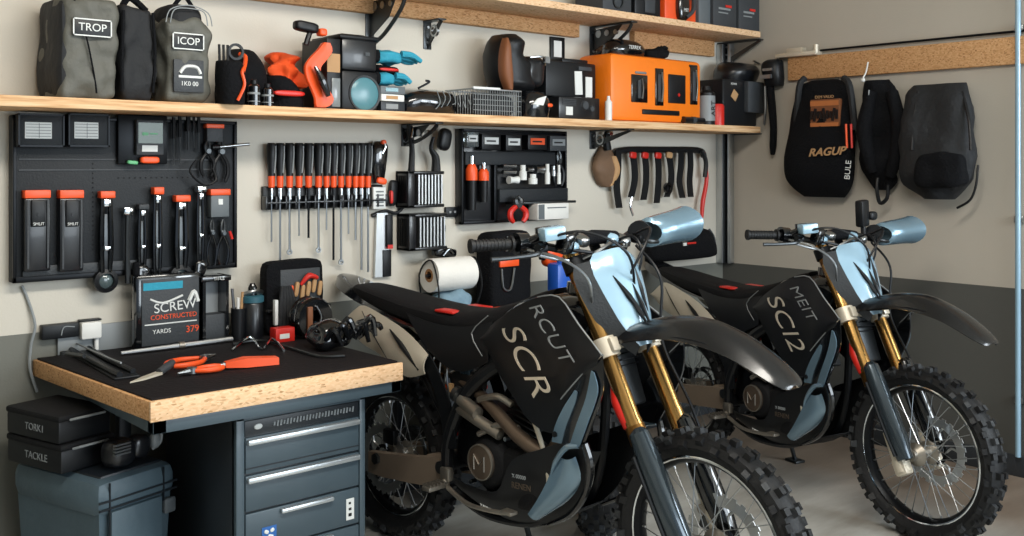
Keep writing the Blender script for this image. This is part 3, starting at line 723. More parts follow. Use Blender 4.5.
    for ch in B.children:
        if ch.name.split('.')[0] not in ('front_wheel', 'rear_wheel', 'fork_guard', 'front_caliper', 'rear_caliper', 'side_stand', 'swingarm', 'chain'): ch.location.z -= drop
    return B
# ================================================================ room
H = 3.05; X0 = -2.4; Y0 = -4.2
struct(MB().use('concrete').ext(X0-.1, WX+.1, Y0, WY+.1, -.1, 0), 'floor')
struct(MB().use('wall_paint').ext(X0-.1, WX, WY, WY+.12, 0, H), 'wall_back')
struct(MB().use('wall_paint_shaded').ext(WX, WX+.12, Y0, WY+.12, 0, H), 'wall_right')
struct(MB().use('wall_paint').ext(X0-.12, X0, Y0, WY+.12, 0, H), 'wall_left')
struct(MB().use('wall_paint').ext(X0-.12, WX+.12, Y0, WY+.12, H, H+.1), 'ceiling')
struct(MB().use('charcoal').ext(WX-.012, WX, Y0, WY-.02, 0, .10, .003), 'baseboard_right')
struct(MB().use('charcoal').ext(X0, WX-.05, WY-.012, WY, 0, .10, .003), 'baseboard_back')
# metal channel in the corner
struct(MB().use('dark_steel').ext(WX-.05, WX, WY-.05, WY, .886, 2.19).use('brushed_steel').ext(WX-.066, WX-.050, WY-.045, WY, .886, 2.19, .003).ext(WX-.045, WX, WY-.085, WY-.068, .886, 2.19, .003), 'trim_1')
# conduit on the right wall
p = at(1018, 300, X=WX-.03)
o = MB().use('blue_white').cyl((WX-.03, p.y, .10), (WX-.03, p.y, 2.95), .013).use('steel')
for z in (.35, 1.2, 2.1): o.ext(WX-.03, WX, p.y-.02, p.y+.02, z, z+.03, .003)
tag(o.build('wall_pipe'), 'thin pale vertical metal pipe on the right-hand wall', 'pipe')

# ================================================================ shelves
SZ = 1.690; SF = 3.40
b = MB().use('pine').ext(.55, 4.83, SF, WY-.001, SZ-.036, SZ, .003)
tag(b.build('wall_shelf'), 'long pine lower wall shelf loaded with bags and cases', 'shelf')
t = thing('wall_shelf', 'light wood upper wall shelf with wooden cleats under it', 'shelf', (0, 0, 0))
UZ = 2.235
MB().use('osb_light').ext(.9, 4.83, SF, WY-.001, UZ-.034, UZ, .003).build('board', t)
MB().use('osb').ext(1.2, at(577, 37, Y=WY-.02).x, WY-.04, WY, UZ-.105, UZ-.034, .003).build('cleat', t)
MB().use('osb').ext(at(632, 40, Y=WY-.02).x, at(712, 50, Y=WY-.02).x, WY-.04, WY, UZ-.125, UZ-.034, .003).build('cleat', t)

def bracket(u, top, label, kind, length=.27, drop=.17):
    x = at(u, 130, Y=WY-.1).x
    t = thing('shelf_bracket', label, 'bracket', (x, WY, top), 0, 'shelf brackets')
    MB().use('dark_steel').ext(-.022, .022, -.006, 0, -drop, 0, .002).build('wall_plate', t)
    MB().use('dark_steel').ext(-.022, .022, -length, -.004, -.007, 0, .002).build('top_arm', t)
    b = MB().use('dark_steel')
    if kind == 'scroll':
        b.loft([[(-.003, -.006, -drop*.8), (-.003, -.006, -.02), (-.003, -length*.72, -.006), (-.003, -length*.5, -drop*.45)], [(.003, -.006, -drop*.8), (.003, -.006, -.02), (.003, -length*.72, -.006), (.003, -length*.5, -drop*.45)]])
        b.tube([(0, -.01, -drop+.01), (0, -length*.4, -drop*.75), (0, -length*.8, -drop*.35), (0, -length+.02, -.012)], .009, 8)
        for k in range(3):
            y = -.05-.06*k; r = .028-.005*k
            b.use('steel').lathe([(0, -.007), (r*.7, -.007), (r*.7, .007), (0, .007)], (0, y, -.042), 'x', 18)
    else:
        b.loft([[(-.003, -.006, -drop), (-.003, -.006, -drop+.04), (-.003, -length+.02, -.006), (-.003, -length, -.012)], [(.003, -.006, -drop), (.003, -.006, -drop+.04), (.003, -length+.02, -.006), (.003, -length, -.012)]])
        b.use('steel').lathe([(.02, -.006), (.028, -.006), (.028, .006), (.02, .006)], (0, -.06, -.05), 'x', 18, True)
    b.build('brace', t)
    b = MB().use('steel')
    for z in (-.03, -drop+.03): b.cyl((0, -.012, z), (0, -.005, z), .007, n=8)
    b.build('screw', t)
bracket(418, SZ-.036, 'ornate metal bracket under the lower shelf above the two finned cases', 'scroll', .26, .10)
bracket(606, SZ-.036, 'flat metal bracket under the lower shelf above the brown pouch', 'flat', .28, .10)
bracket(738, SZ-.036, 'metal bracket under the right end of the lower shelf', 'scroll', .28, .13)
bracket(382, UZ-.036, 'dark metal bracket under the upper shelf above the blue-green gloves', 'scroll', .30, .22)
bracket(440, UZ-.105, 'short dark metal bracket on the wall above the wire basket', 'flat', .12, .13)
bracket(606, UZ-.036, 'big riveted metal bracket under the upper shelf above the orange case', 'scroll', .30, .16)
bracket(733, UZ-.036, 'metal bracket under the right end of the upper shelf', 'flat', .30, .16)

# ================================================================ goods on the lower shelf
def spot(u0, u1, vt, Y, base=SZ):
    """front face of something standing at depth Y: centre x, width, height"""
    a = at(u0, 100, Y=Y).x; c = at(u1, 100, Y=Y).x; um = (u0+u1)/2
    z = at(um, vt, Y=Y).z
    return (a+c)/2, c-a, z-base
def logo(t, x, y, z, w, h, txt, name='badge', sub=None):
    b = MB().use('satin_black').ext(x-w/2, x+w/2, y-.004, y, z-h/2, z+h/2, .002); o = b.build(name, t)
    b = MB().use('white_label'); e = .004
    for (a0, a1, c0, c1) in ((x-w/2, x+w/2, z+h/2-e, z+h/2), (x-w/2, x+w/2, z-h/2, z-h/2+e), (x-w/2, x-w/2+e, z-h/2, z+h/2), (x+w/2-e, x+w/2, z-h/2, z+h/2)): b.ext(a0, a1, y-.0055, y-.003, c0, c1)
    b.build('border', o)
    text(txt, h*.62, face_T((x, y-.005, z)), 'white_label', 'lettering', o)
    if sub: text(sub, h*.3, face_T((x, y-.005, z-h*.3)), 'white_label', 'lettering', o)
# big dark grey bag
x, w, h = spot(62, 119, -4, 3.43)
t = thing('storage_bag', 'large grey fabric bag with black side, at left end of lower shelf', 'bag', (x, 3.43, SZ))
b = MB().use('grey_fabric').soft((0, .125, h/2), (w, .25, h), (0, 0, 0), 11, .020, 16, 1, 24); b.build('bag_body', t)
MB().use('dark_fabric').soft((-w/2+.035, .13, h/2), (.085, .252, h*.995), (0, 0, 0), 8, .012, 9, 2, 9).build('side_gusset', t, 'black side gusset')
MB().use('black_fabric').tube([(-.05, .1, h-.01), (-.04, .08, h+.04), (.04, .08, h+.045), (.06, .1, h-.01)], .009, 8).build('carry_handle', t)
MB().use('black_fabric').tube([(-w*.3, .005, h*.98), (-w*.1, -.01, h*.6), (w*.05, -.008, h*.2), (w*.1, .0, .02)], .003, 6).build('seam', t)
logo(t, .0, -.012, at(88, 28, Y=3.43).z-SZ, .125, .058, 'TROP')
# black slim bag
x, w, h = spot(123, 156, 6, 3.43)
t = thing('storage_bag', 'slim black upright bag between the two grey bags', 'bag', (x, 3.43, SZ))
MB().use('dark_fabric').soft((0, .12, h/2), (w*1.02, .24, h), (0, 0, 0), 9, .018, 17, 4, 18).build('bag_body', t)
MB().use('black_fabric').tube([(-.06, 0, .03), (-.062, -.008, h*.5), (-.055, 0, h-.02)], .006, 6).tube([(.045, 0, .03), (.05, -.008, h*.5), (.045, 0, h-.02)], .006, 6).build('piping', t)
MB().use('black_fabric').tube([(-.03, .12, h-.02), (.0, .10, h+.04), (.06, .10, h+.0)], .012, 8).build('strap', t)
# grey pouch with black top
x, w, h = spot(166, 212, 2, 3.43)
t = thing('storage_bag', 'grey zip-top bag with two printed labels, third bag on the shelf', 'bag', (x, 3.43, SZ))
MB().use('grey_fabric').soft((0, .11, h*.42), (w, .22, h*.84), (0, 0, 0), 8, .022, 17, 6, 22).build('bag_body', t)
MB().use('dark_fabric').soft((.0, .11, h*.80), (w*.86, .20, h*.42), (0, 0, 0), 3.2, .012, 9, 8, 10).build('hood', t)
b = MB().use('mid_grey')
for k, r in enumerate((.085, .068)): b.tube([(-r, .0+.004*k, h*.78), (-r*.8, -.002, h*.91), (0, -.004, h*(.965-.03*k)), (r*.8, -.002, h*.91), (r, 0, h*.78)], .0022, 6)
b.build('zip', t)
MB().use('black_fabric').tube([(-.02, .1, h-.01), (.02, .1, h+.035), (.06, .1, h-.01)], .008, 8).build('carry_handle', t)
logo(t, -.01, -.012, at(187, 42, Y=3.43).z-SZ, .115, .058, 'ICOP')
zz = at(187, 77, Y=3.43).z-SZ
b = MB().use('charcoal').ext(-.062, .048, -.014, -.004, zz-.055, zz+.06, .003); o = b.build('label_patch', t)
MB().use('white_label').tube([(-.04, -.015, zz+.012), (-.02, -.015, zz+.035), (.02, -.015, zz+.035), (.035, -.015, zz+.012)], .006, 6).ext(-.045, .04, -.016, -.013, zz-.004, zz+.004).build('print', o)
text('1K0 00', .022, face_T((-.005, -.0145, zz-.025)), 'white_label', 'lettering', o)

# black tool pouch with orange strap
x, w, h = spot(212, 236, 44, 3.46)
t = thing('tool_pouch', 'small black tool pouch with scissors handles, beside the third bag', 'pouch', (x, 3.46, SZ))
MB().use('black_fabric').pillow([(0, -w/2, w/2, .1), (h*.3, -w*.55, w*.5, .12), (h*.62, -w*.5, w*.45, .1), (h*.7, -w*.45, w*.4, .08)], .006).build('pouch_body', t)
b = MB().use('satin_black')
for k in range(3): b.tube([(-.04+.016*k, -.05, h*.6), (-.042+.016*k, -.05, h*.96)], .005, 8)
b.lathe([(.022, -.004), (.031, -.004), (.031, .004), (.022, .004)], (.022, -.05, h*.86), 'y', 20, True); b.build('tool_handle', t)
MB().use('orange').tube([(-.0, -.112, h*.05), (.022, -.12, h*.3), (.014, -.118, h*.5), (.035, -.10, h*.62)], .006, 6).build('strap', t)
# black soft cap/case with orange loop
x, w, h = spot(232, 272, 45, 3.50)
t = thing('equipment_bag', 'rounded black bag with orange loop behind the two black bottles', 'bag', (x, 3.705, SZ))
MB().use('black_fabric').pillow([(0, -w/2, w/2, .2), (h*.35, -w*.55, w*.52, .22), (h*.7, -w*.35, w*.5, .2), (h*.95, -w*.1, w*.42, .12), (h, w*.0, w*.3, .06)], .012, 8, 2).build('bag_body', t)
MB().use('orange').tube([(-.06, -.2, .08), (-.045, -.22, h*.55), (-.02, -.19, h*.8), (-.03, -.16, h*.86)], .008, 8).build('loop', t)
# two bottles
for i, (u0, u1, vt, lab) in enumerate(((248, 259.5, 79, 'left one of two small black bottles on the lower shelf'), (262, 273, 83, 'right one of two small black bottles on the lower shelf'))):
    x, w, h = spot(u0, u1, vt, 3.44); r = w/2
    t = thing('spray_bottle', lab, 'bottle', (x, 3.44, SZ), 0, 'small black bottles on the lower shelf')
    MB().use('gloss_black').lathe([(0, 0), (r, 0), (r, h*.72), (r*.7, h*.80), (r*.4, h*.82)], n=20).build('bottle_body', t)
    MB().use('mid_grey').lathe([(r*1.01, h*.42), (r*1.02, h*.42), (r*1.02, h*.5), (r*1.01, h*.5)], n=20, closed=True).lathe([(r*1.01, h*.15), (r*1.02, h*.15), (r*1.02, h*.18), (r*1.01, h*.18)], n=20, closed=True).build('band', t)
    MB().use('satin_black').lathe([(r*.55, h*.78), (r*.55, h*.95), (r*.35, h), (0, h)], n=16).build('cap', t)
# orange crumpled gear + orange ring tool
x, w, h = spot(272, 306, 50, 3.50)
t = thing('riding_gear', 'crumpled orange and black riding gear heaped on the lower shelf', 'clothing', (x, 3.665, SZ))
MB().use('orange_fabric').pillow([(h*.28, -.02, w*.42, .1), (h*.45, -w*.25, w*.52, .16), (h*.7, -w*.38, w*.5, .18), (h*.9, -w*.2, w*.46, .12), (h, -.0, w*.3, .05)], .07, 16, 3, n=44, k=6).build('orange_cloth', t)
MB().use('black_fabric').pillow([(0, -w*.5, w*.42, .2), (h*.25, -w*.52, w*.36, .2), (h*.5, -w*.46, w*.1, .18), (h*.6, -w*.36, -.0, .1)], .02, 10, 4, n=24).build('black_cloth', t)
MB().use('red').soft((-.02, -.205, .055), (.13, .02, .022), (0, 0, 0), 3).build('red_strap', t)
x, w, h = spot(299, 321, 42, 3.44)
t = thing('trimmer_guard', 'bright orange curved tool guard leaning against black box', 'tool', (x, 3.438, SZ))
b = MB().use('orange'); secs = []
for px, pz, hw_ in ((.060, h*1.0, .014), (.052, h*.88, .034), (.022, h*.74, .040), (.0, h*.62, .036), (.004, h*.46, .036), (.028, h*.30, .040), (.048, h*.16, .044), (.044, h*.06, .036), (.034, 0.004, .02)):
    secs.append([(px+math.cos(2*PI*j/14)*hw_, -.01+math.sin(2*PI*j/14)*.022-.01*math.cos(2*PI*j/7), pz) for j in range(14)])
b.loft([[c_[i] for c_ in [smooth_path([s_[j] for s_ in secs], 3) for j in range(14)]] for i in range(25)])
b.build('guard', t)
MB().use('gloss_black').tube([(-.005, -.045, h*.62), (.025, -.05, h*.4), (.05, -.05, h*.18)], [.006, .017, .01], 10).build('slot', t)
MB().use('satin_black').tube([(-.02, .0, h*.95), (.0, .0, h*1.15), (.03, .02, h*1.2)], .011, 8).soft((-.02, -.0, h*1.22), (.10, .05, .04), (0, .1, 0), 4).build('grip', t)
MB().use('orange').soft((.05, -.0, h*1.16), (.035, .04, .03), (0, 0, 0), 4).build('trigger', t)
# cardboard-fronted box, speaker, tub
x, w, h = spot(327, 340.5, 38, 3.455)
t = thing('carton', 'narrow brown and grey carton between orange guard and black speaker', 'box', (x, 3.455, SZ))
MB().use('satin_black').ext(-w/2, w/2, .0, .20, 0, h*.995, .004).build('carton_body', t)
MB().use('tan').ext(-w/2, w/2-.004, -.003, .001, h*.52, h*.78).build('label', t)
MB().use('film').ext(-.012, w/2-.004, -.006, -.001, .01, h*.44, .003).build('silver_strip', t)
x, w, h = spot(342, 378, 71, 3.45)
zs = SZ+h
t = thing('speaker', 'black cube speaker with round blue-grey cone', 'speaker', (x, 3.45, SZ))
MB().use('satin_black').ext(-w/2, w/2, 0, .22, 0, h, .012).build('cabinet', t)
MB().use('teal_lens').lathe([(0, -.010), (.045, -.006), (.062, -.002), (.066, 0)], (.02, -.001, h*.43), 'y', 32).build('speaker_cone', t)
MB().use('charcoal').lathe([(.066, -.004), (.074, -.006), (.076, .001), (.066, .001)], (.02, 0, h*.43), 'y', 32, True).build('speaker_ring', t)
x, w, h = spot(342, 379, 33, 3.45, zs)
t = thing('storage_tub', 'dark lidded tub standing on top of the black speaker', 'container', (x, 3.45, zs))
MB().use('black_plastic').box((0, .11, h*.44), (w*.97, .21, h*.88), bev=.016).build('tub_body', t)
MB().use('satin_black').ext(-w/2-.012, w/2+.006, -.006, .225, h*.82, h*.93, .008).ext(-w*.35, w*.3, .05, .18, h*.92, h, .01).build('lid', t)
text('IIII', .02, face_T((.03, -.004, h*.45)), 'grey_plastic', 'lettering', t)
# teal gloves, boxes
x, w, h = spot(381, 405, 78, 3.47)
for k, (cm, hh, lab) in enumerate((('slate_dark', .045, 'lowest dark box in the small stack beside the speaker'), ('white_label', .03, 'white and tan carton in the small stack beside the speaker'), ('grey_plastic', .034, 'grey carton on top of the small stack beside the speaker'))):
    z0 = SZ + (0, .045, .075)[k]
    t = thing('small_box', lab, 'box', (x, 3.47, z0), (0, .06, -.05)[k], 'small boxes beside the speaker')
    MB().use(cm).ext(-w/2, w/2, 0, .15, 0, hh-.001, .003).build('carton', t)
    MB().use(('mid_grey', 'tan', 'teal_lens')[k]).ext(-w*.3, w*.2, -.002, .002, hh*.3, hh*.75).build('label', t)
zt = SZ+.109
t = thing('work_glove', 'dark red and black glove between the blue-green gloves', 'glove', (x, 3.50, zt+.052), 0, 'gloves stacked beside the tub')
MB().use('black_fabric').soft((0, .06, .02), (w*1.05, .13, .038), (0, .08, 0), 3, .01, 20, 2, 7).build('glove_body', t)
MB().use('red').soft((.0, -.0, .018), (w*.8, .02, .014), (0, 0, 0), 3).build('cuff', t)
def glove(z, lab, sx, dx):
    t = thing('work_glove', lab, 'glove', (x+dx, 3.48, z), 0, 'gloves stacked beside the tub')
    MB().use('teal').soft((-.02, .06, .03), (w*.95*sx, .12, .055), (0, .0, 0), 3.4, .012, 22, 6, 8).build('palm', t)
    for k in range(4): MB().use('teal').tube([(.03*sx, .01+.026*k, .045-.008*(k % 2)), (.075*sx, .005+.028*k, .042-.01*(k % 3)), (.115*sx, .004+.03*k, .02)], [.015, .014, .010], 8).build('finger', t)
    MB().use('black_fabric').soft((-.075*sx, .06, .03), (.035, .12, .058), (0, 0, 0), 4).build('cuff', t)
glove(zt, 'lower blue-green work glove on the small boxes', .85, 0)
glove(zt+.093, 'upper blue-green work glove with fingers drooping over the edge', 1.15, .02)
# black bag in film
x, w, h = spot(406, 464, 87, 3.46)
t = thing('equipment_bag', 'low black bag in crinkled clear film, left of wire basket', 'bag', (x, 3.66, SZ))
MB().use('gloss_black').pillow([(0, -w*.5, w*.5, .18), (h*.5, -w*.48, w*.5, .2), (h*.85, -w*.36, w*.48, .17), (h, -w*.2, w*.4, .08)], .014, 14, 5, n=26).build('bag_body', t)
b = MB().use('film')
for k in range(7): b.tube([(.0+.03*k, -.2, .02+.008*k), (.02+.028*k, -.205, .05+.02*math.sin(k)), (.01+.03*k, -.195, .10)], .0022, 5)
b.build('film', t)
MB().use('satin_black').tube([(-.02, -.1, h), (.04, -.1, h+.03), (.02, -.1, h+.035)], .005, 6).build('strap', t)
# wire basket
x, w, h = spot(473, 521, 87, 3.44)
t = thing('wire_basket', 'grey wire basket with dark contents on the lower shelf', 'basket', (x, 3.44, SZ))
b = MB().use('mid_grey')
for k in range(21): xx = -w/2+w*k/20; b.tube([(xx, 0, 0), (xx, 0, h*.9)], .0016, 5); b.tube([(xx, .2, 0), (xx, .2, h*.9)], .0016, 5)
for k in range(6): zz = h*.9*k/5; b.tube([(-w/2, 0, zz), (w/2, 0, zz)], .0016, 5)
for k in range(12): yy = .2*k/11; b.tube([(-w/2, yy, 0), (-w/2, yy, h*.9)], .0016, 5).tube([(w/2, yy, 0), (w/2, yy, h*.9)], .0016, 5)
b.build('wire_mesh', t)
MB().use('steel').tube([(-w/2, 0, h*.9), (w/2, 0, h*.9), (w/2, .2, h*.9), (-w/2, .2, h*.9), (-w/2, 0, h*.9)], .004, 6, 1).build('rim', t)
MB().use('white_label').ext(-w/2, w*.05, -.004, .01, h*.9, h*.97).build('top_strip', t)
MB().use('dark_fabric').soft((0, .1, h*.4), (w*.92, .18, h*.75), (0, 0, 0), 5, .01).build('filling', t)
# small dome lamp/helmet
x, w, h = spot(523, 548, 88, 3.45)
t = thing('headlamp', 'small black domed headlamp with white reflector, right of basket', 'lamp', (x, 3.53, SZ))
MB().use('gloss_black').pillow([(0, -w/2, w/2, .12), (h*.5, -w*.5, w*.5, .13), (h*.85, -w*.4, w*.35, .1), (h, -w*.2, w*.15, .04)], k=4).build('shell', t)
MB().use('white_label').loft([[(-.06, -.13, h*.42), (.0, -.134, h*.40), (.02, -.133, h*.72), (-.03, -.128, h*.62)], [(-.06, -.10, h*.42), (.0, -.10, h*.40), (.02, -.10, h*.72), (-.03, -.10, h*.62)]]).build('reflector', t)
MB().use('orange').soft((.05, -.12, h*.42), (.035, .02, .018), (0, 0, 0), 3).build('indicator', t)
# helmet with brown lining standing on the basket
x0 = at(512, 60, Y=3.56).x; zb = SZ+.115; w = at(538, 60, Y=3.5).x-at(484, 60, Y=3.5).x; h = at(510, 36, Y=3.56).z - zb
t = thing('helmet', 'black open helmet with brown lining, above the wire basket', 'helmet', (x0, 3.64, zb))
secs = []
for k in range(9):
    a = k/8; z = h*a
    wl = -w*.36 - w*.14*math.sin(PI*min(1, a*1.05)); wr = w*.30 - w*.1*a - (w*.22 if a > .9 else 0)*0
    if a > .95: wl, wr = -w*.26, -w*.02
    secs.append((z, wl, wr if a < .6 else min(wr, w*.05), .2 if .1 < a < .9 else .15))
MB().use('satin_black').pillow(secs, p=2.2, n=28, k=3).build('shell', t)
MB(Matrix.Translation((0, -.15, 0))).use('brown').pillow([(h*.03, -w*.36, -w*.27, .05), (h*.25, -w*.46, -w*.28, .062), (h*.5, -w*.48, -w*.32, .068), (h*.75, -w*.44, -w*.33, .06), (h*.9, -w*.38, -w*.34, .04)], k=4, n=20).build('lining', t)
MB().use('black_plastic').soft((w*.18, -.11, h*.38), (w*.42, .17, h*.55), (0, .1, 0), 4, .01, 12, 3).build('chin_bar', t)
MB().use('steel').tube([(w*.02, -.20, h*.6), (w*.25, -.21, h*.62), (w*.36, -.18, h*.5)], .005, 6).box((w*.33, -.2, h*.58), (.03, .02, .03)).build('buckle', t)
# black device boxes with white labels
x, w, h = spot(546, 596, 62, 3.50)
t = thing('equipment_case', 'black equipment case with two white labels beside orange case', 'case', (x, 3.50, SZ+.11))
hh = h-.11
MB().use('satin_black').ext(-w/2, w/2, .0, .2, 0, hh, .008).ext(-w*.1, w*.42, .03, .16, hh-.002, hh+.02, .004).build('case_body', t)
MB().use('white_label').box((w*.13, -.003, hh*.42), (.05, .004, .115), (0, -.05, 0)).build('label', t)
MB().use('white_label').box((w*.34, -.003, hh*.32), (.045, .004, .1), (0, 0, 0)).build('label', t)
MB().use('charcoal').ext(w*.13, w*.4, -.006, .001, hh*.78, hh*.9, .003).build('latch', t)
x, w, h = spot(559, 600, 94, 3.45)
t = thing('charger_unit', 'black charging unit with dial, under the black equipment case', 'charger', (x, 3.45, SZ))
MB().use('black_plastic').ext(-w/2, w/2, 0, .24, 0, .109, .008).build('housing', t)
MB().use('charcoal').lathe([(0, -.012), (.02, -.012), (.024, 0), (0, 0)], (.03, 0, .07), 'y', 20).lathe([(0, -.008), (.013, -.008), (.015, 0), (0, 0)], (.08, 0, .055), 'y', 16).build('dial', t)
MB().use('white_label').ext(-w*.34, -w*.18, -.003, .001, .02, .06).build('label', t)
for k in range(4): MB().use('charcoal').ext(-w*.42, -w*.1, -.004, .001, .068+.008*k, .072+.008*k).build('vent_slat', t)
x, w, h = spot(606, 611, 96, 3.42)
b = MB().use('white_plastic').lathe([(0, 0), (w/2, 0), (w/2, h*.75), (w*.25, h*.85), (w*.2, h), (0, h)], (x, 3.42, SZ), n=14)
tag(b.build('glue_tube'), 'thin white tube standing left of the orange case', 'tube')
# orange case
x, w, h = spot(611, 702, 57, 3.43)
t = thing('tool_case', 'bright orange hard case with black tool recesses', 'case', (x, 3.43, SZ))
MB().use('bright_orange').box((0, .12, h/2), (w, .24, h), bev=.028).build('case_shell', t)
b = MB().use('gloss_black')
def rec(u0, u1, v0, v1, m='gloss_black', nm='recess', lab=None, extra=None):
    a = at(u0, v0, Y=3.43); c = at(u1, v1, Y=3.43); k = ((a.x-x), (c.x-x), (c.z-SZ), (a.z-SZ))
    bb = MB().use(m).ext(k[0], k[1], -.006, .004, k[2], k[3], .004)
    if extra: extra(bb, k)
    return bb.build(nm, t, lab)
def ex1(bb, k):
    xc = (k[0]+k[1])/2; zc = (k[2]+k[3])/2
    bb.use('charcoal').ext(xc-.02, xc+.005, -.014, -.004, k[2]+.02, k[3]-.03, .004).use('steel').tube([(xc+.012, -.012, k[2]+.02), (xc+.02, -.012, zc), (xc+.01, -.012, k[3]-.02)], .004, 6)
def ex2(bb, k):
    bb.use('red').box(((k[0]+k[1])/2+.01, -.008, k[2]+.045), (.014, .004, .014), (0, .78, 0))
rec(631, 647, 74, 103, extra=ex1); rec(655, 663, 68, 106, extra=ex1); rec(668, 685, 74, 104, 'satin_black', extra=ex2); rec(690, 697, 66, 105, extra=ex1)
rec(642, 679, 109, 116, 'satin_black', 'handle_slot')
rec(635, 646, 71, 74.5, 'film', 'clip'); rec(689, 697, 64.5, 68, 'gloss_black', 'clip')
zc = SZ+h
x1, w1, h1 = spot(616, 650, 37, 3.46, zc)
t = thing('goggles_case', 'glossy black domed case lying on the orange case', 'case', (x1, 3.60, zc))
MB().use('gloss_black').pillow([(0, -w1/2, w1/2, .14), (h1*.4, -w1*.5, w1*.5, .15), (h1*.8, -w1*.36, w1*.36, .12), (h1, -w1*.12, w1*.12, .05)], k=4, n=26).build('shell', t)
text('TERREX', .026, face_T((.0, -.151, h1*.42)), 'white_label', 'lettering', t)
x1, w1, h1 = spot(652, 672, 46, 3.47, zc)
t = thing('work_glove', 'small crumpled black glove on right of orange case top', 'glove', (x1, 3.52, zc))
MB().use('black_fabric').soft((0, 0, h1*.45), (w1, .09, h1*.9), (0, 0, 0), 3, .015, 25, 3).build('palm', t)
for k in range(3): MB().use('black_fabric').tube([(.02, -.02+.02*k, h1*.6), (.05, -.02+.02*k, h1*1.0), (.075, -.02+.02*k, h1*.9)], .009, 8).build('finger', t)
# long black tool in front of orange case, tape
x1, w1, h1 = spot(684, 704, 112, 3.415)
b = MB().use('black_plastic').cyl((x1-w1/2, 3.42, SZ+.02), (x1+w1/2, 3.42, SZ+.02), .019, .016, 16).use('charcoal').cyl((x1-.02, 3.42, SZ+.02), (x1+.01, 3.42, SZ+.02), .0195, n=16)
tag(b.build('flashlight'), 'short black torch lying at right foot of orange case', 'torch')
x1, w1, h1 = spot(705, 716, 86, 3.43)
t = thing('aerosol_can', 'dark can with grey lettered label, left of orange canister', 'can', (x1, 3.46, SZ))
MB().use('satin_black').lathe([(0, 0), (w1*.5, 0), (w1*.5, h1*.82), (w1*.3, h1*.9), (w1*.25, h1), (0, h1)], n=20).build('can_body', t)
MB().use('mid_grey').lathe([(w1*.505, h1*.1), (w1*.515, h1*.1), (w1*.515, h1*.75), (w1*.505, h1*.75)], n=20, closed=True).build('label', t)
text('ART', .045, face_T((0, -w1*.53, h1*.42), PI/2), 'satin_black', 'lettering', t)
x1, w1, h1 = spot(716, 724, 104, 3.42)
b = MB().use('red').lathe([(0, 0), (w1*.55, 0), (w1*.55, h1*.9), (w1*.45, h1), (0, h1)], (x1, 3.44, SZ), n=18)
tag(b.build('canister'), 'small orange-red canister near right end of lower shelf', 'canister')
x1, w1, h1 = spot(724, 757, 80, 3.44)
t = thing('equipment_case', 'black case with yellow badge at right end of lower shelf', 'case', (x1, 3.44, SZ))
MB().use('satin_black').ext(-w1/2-.01, w1/2, 0, .26, 0, h1, .012).build('case_body', t)
MB().use('charcoal').ext(w1*.1, w1/2+.03, -.03, .02, h1*.3, h1*.98, .008).build('front_panel', t)
text('POWR', .018, face_T((-w1*.22, -.003, h1*.9)), 'white_label', 'lettering', t)
MB().use('tan').box((-w1*.2, -.003, h1*.66), (.05, .003, .05), (0, .6, 0)).build('badge', t)
x2, w2, h2 = spot(729, 760, 61, 3.50, SZ+h1)
t = thing('helmet', 'black rounded helmet on the case at right shelf end', 'helmet', (x2, 3.66, SZ+h1))
MB().use('black_plastic').pillow([(0, -w2*.5, w2*.4, .2), (h2*.5, -w2*.5, w2*.44, .22), (h2*.85, -w2*.35, w2*.4, .18), (h2, -w2*.15, w2*.25, .08)], k=4, n=26).build('shell', t)
MB().use('steel').tube([(w2*.1, -.2, h2), (w2*.35, -.21, h2*.75), (w2*.42, -.22, h2*.2)], .006, 8).build('trim', t)
# black visor and hose hanging past the shelf end on the right wall
c = at(772, 65, X=WX-.06)
t = thing('hanging_gear', 'black strapped gear hanging at the end of the lower shelf', 'gear', (WX, c.y, 1.62))
y0 = 0
MB(Matrix.Rotation(-PI/2, 4, 'Z')).use('satin_black').pillow([(.30, -.05, .05, .08), (.36, -.06, .06, .10), (.425, -.06, .06, .10), (.45, -.04, .04, .07)], .01, n=24).build('upper_block', t)
MB(Matrix.Rotation(-PI/2, 4, 'Z')).use('black_fabric').tube([(-.02, -.05, .30), (.0, -.06, .18), (.01, -.06, .06), (.0, -.05, -.04), (-.01, -.04, -.09)], [.022, .022, .020, .020, .012], 12).build('hose', t)
MB(Matrix.Rotation(-PI/2, 4, 'Z')).use('steel').tube([(-.04, -.07, .30), (-.03, -.08, .18), (-.045, -.07, .08)], .007, 8).box((-.01, -.105, .35), (.07, .02, .022)).box((-.0, -.10, .39), (.06, .02, .014)).build('buckle', t)

# ================================================================ goods on the upper shelf
def upper(u0, u1, vt, Y, m, name, lab, cat, extra=None, D=.2, grp=None):
    x, w, h = spot(u0, u1, vt, Y, UZ); t = thing(name, lab, cat, (x, Y, UZ), 0, grp)
    MB().use(m).ext(-w/2, w/2, 0, D, 0, h, .01).build('case_body', t)
    if extra: extra(t, w, h)
def gr(t, w, h):
    MB().use('dark_steel').lathe([(.03, -.008), (.038, -.008), (.038, .001), (.03, .001)], (0, 0, .055), 'y', 24, True).build('dial', t)
upper(603, 632, -16, 3.44, 'charcoal', 'equipment_case', 'dark case with round dial, leftmost on the upper shelf', 'case', gr)
upper(635, 661, -18, 3.44, 'satin_black', 'equipment_case', 'black case on the upper shelf, left of the orange and black tool', 'case', lambda t, w, h: MB().use('charcoal').ext(-.03, .05, -.006, .001, .02, .1, .004).build('label', t))
x, w, h = spot(665, 698, -14, 3.44, UZ)
t = thing('power_tool_case', 'orange case with black motor cover on the upper shelf', 'case', (x, 3.44, UZ))
MB().use('orange').ext(-w/2, w*.45, 0, .2, 0, h, .012).build('case_body', t)
MB().use('gloss_black').soft((-.01, -.012, .08), (.085, .05, .16), (0, 0, 0), 3).build('motor_cover', t)
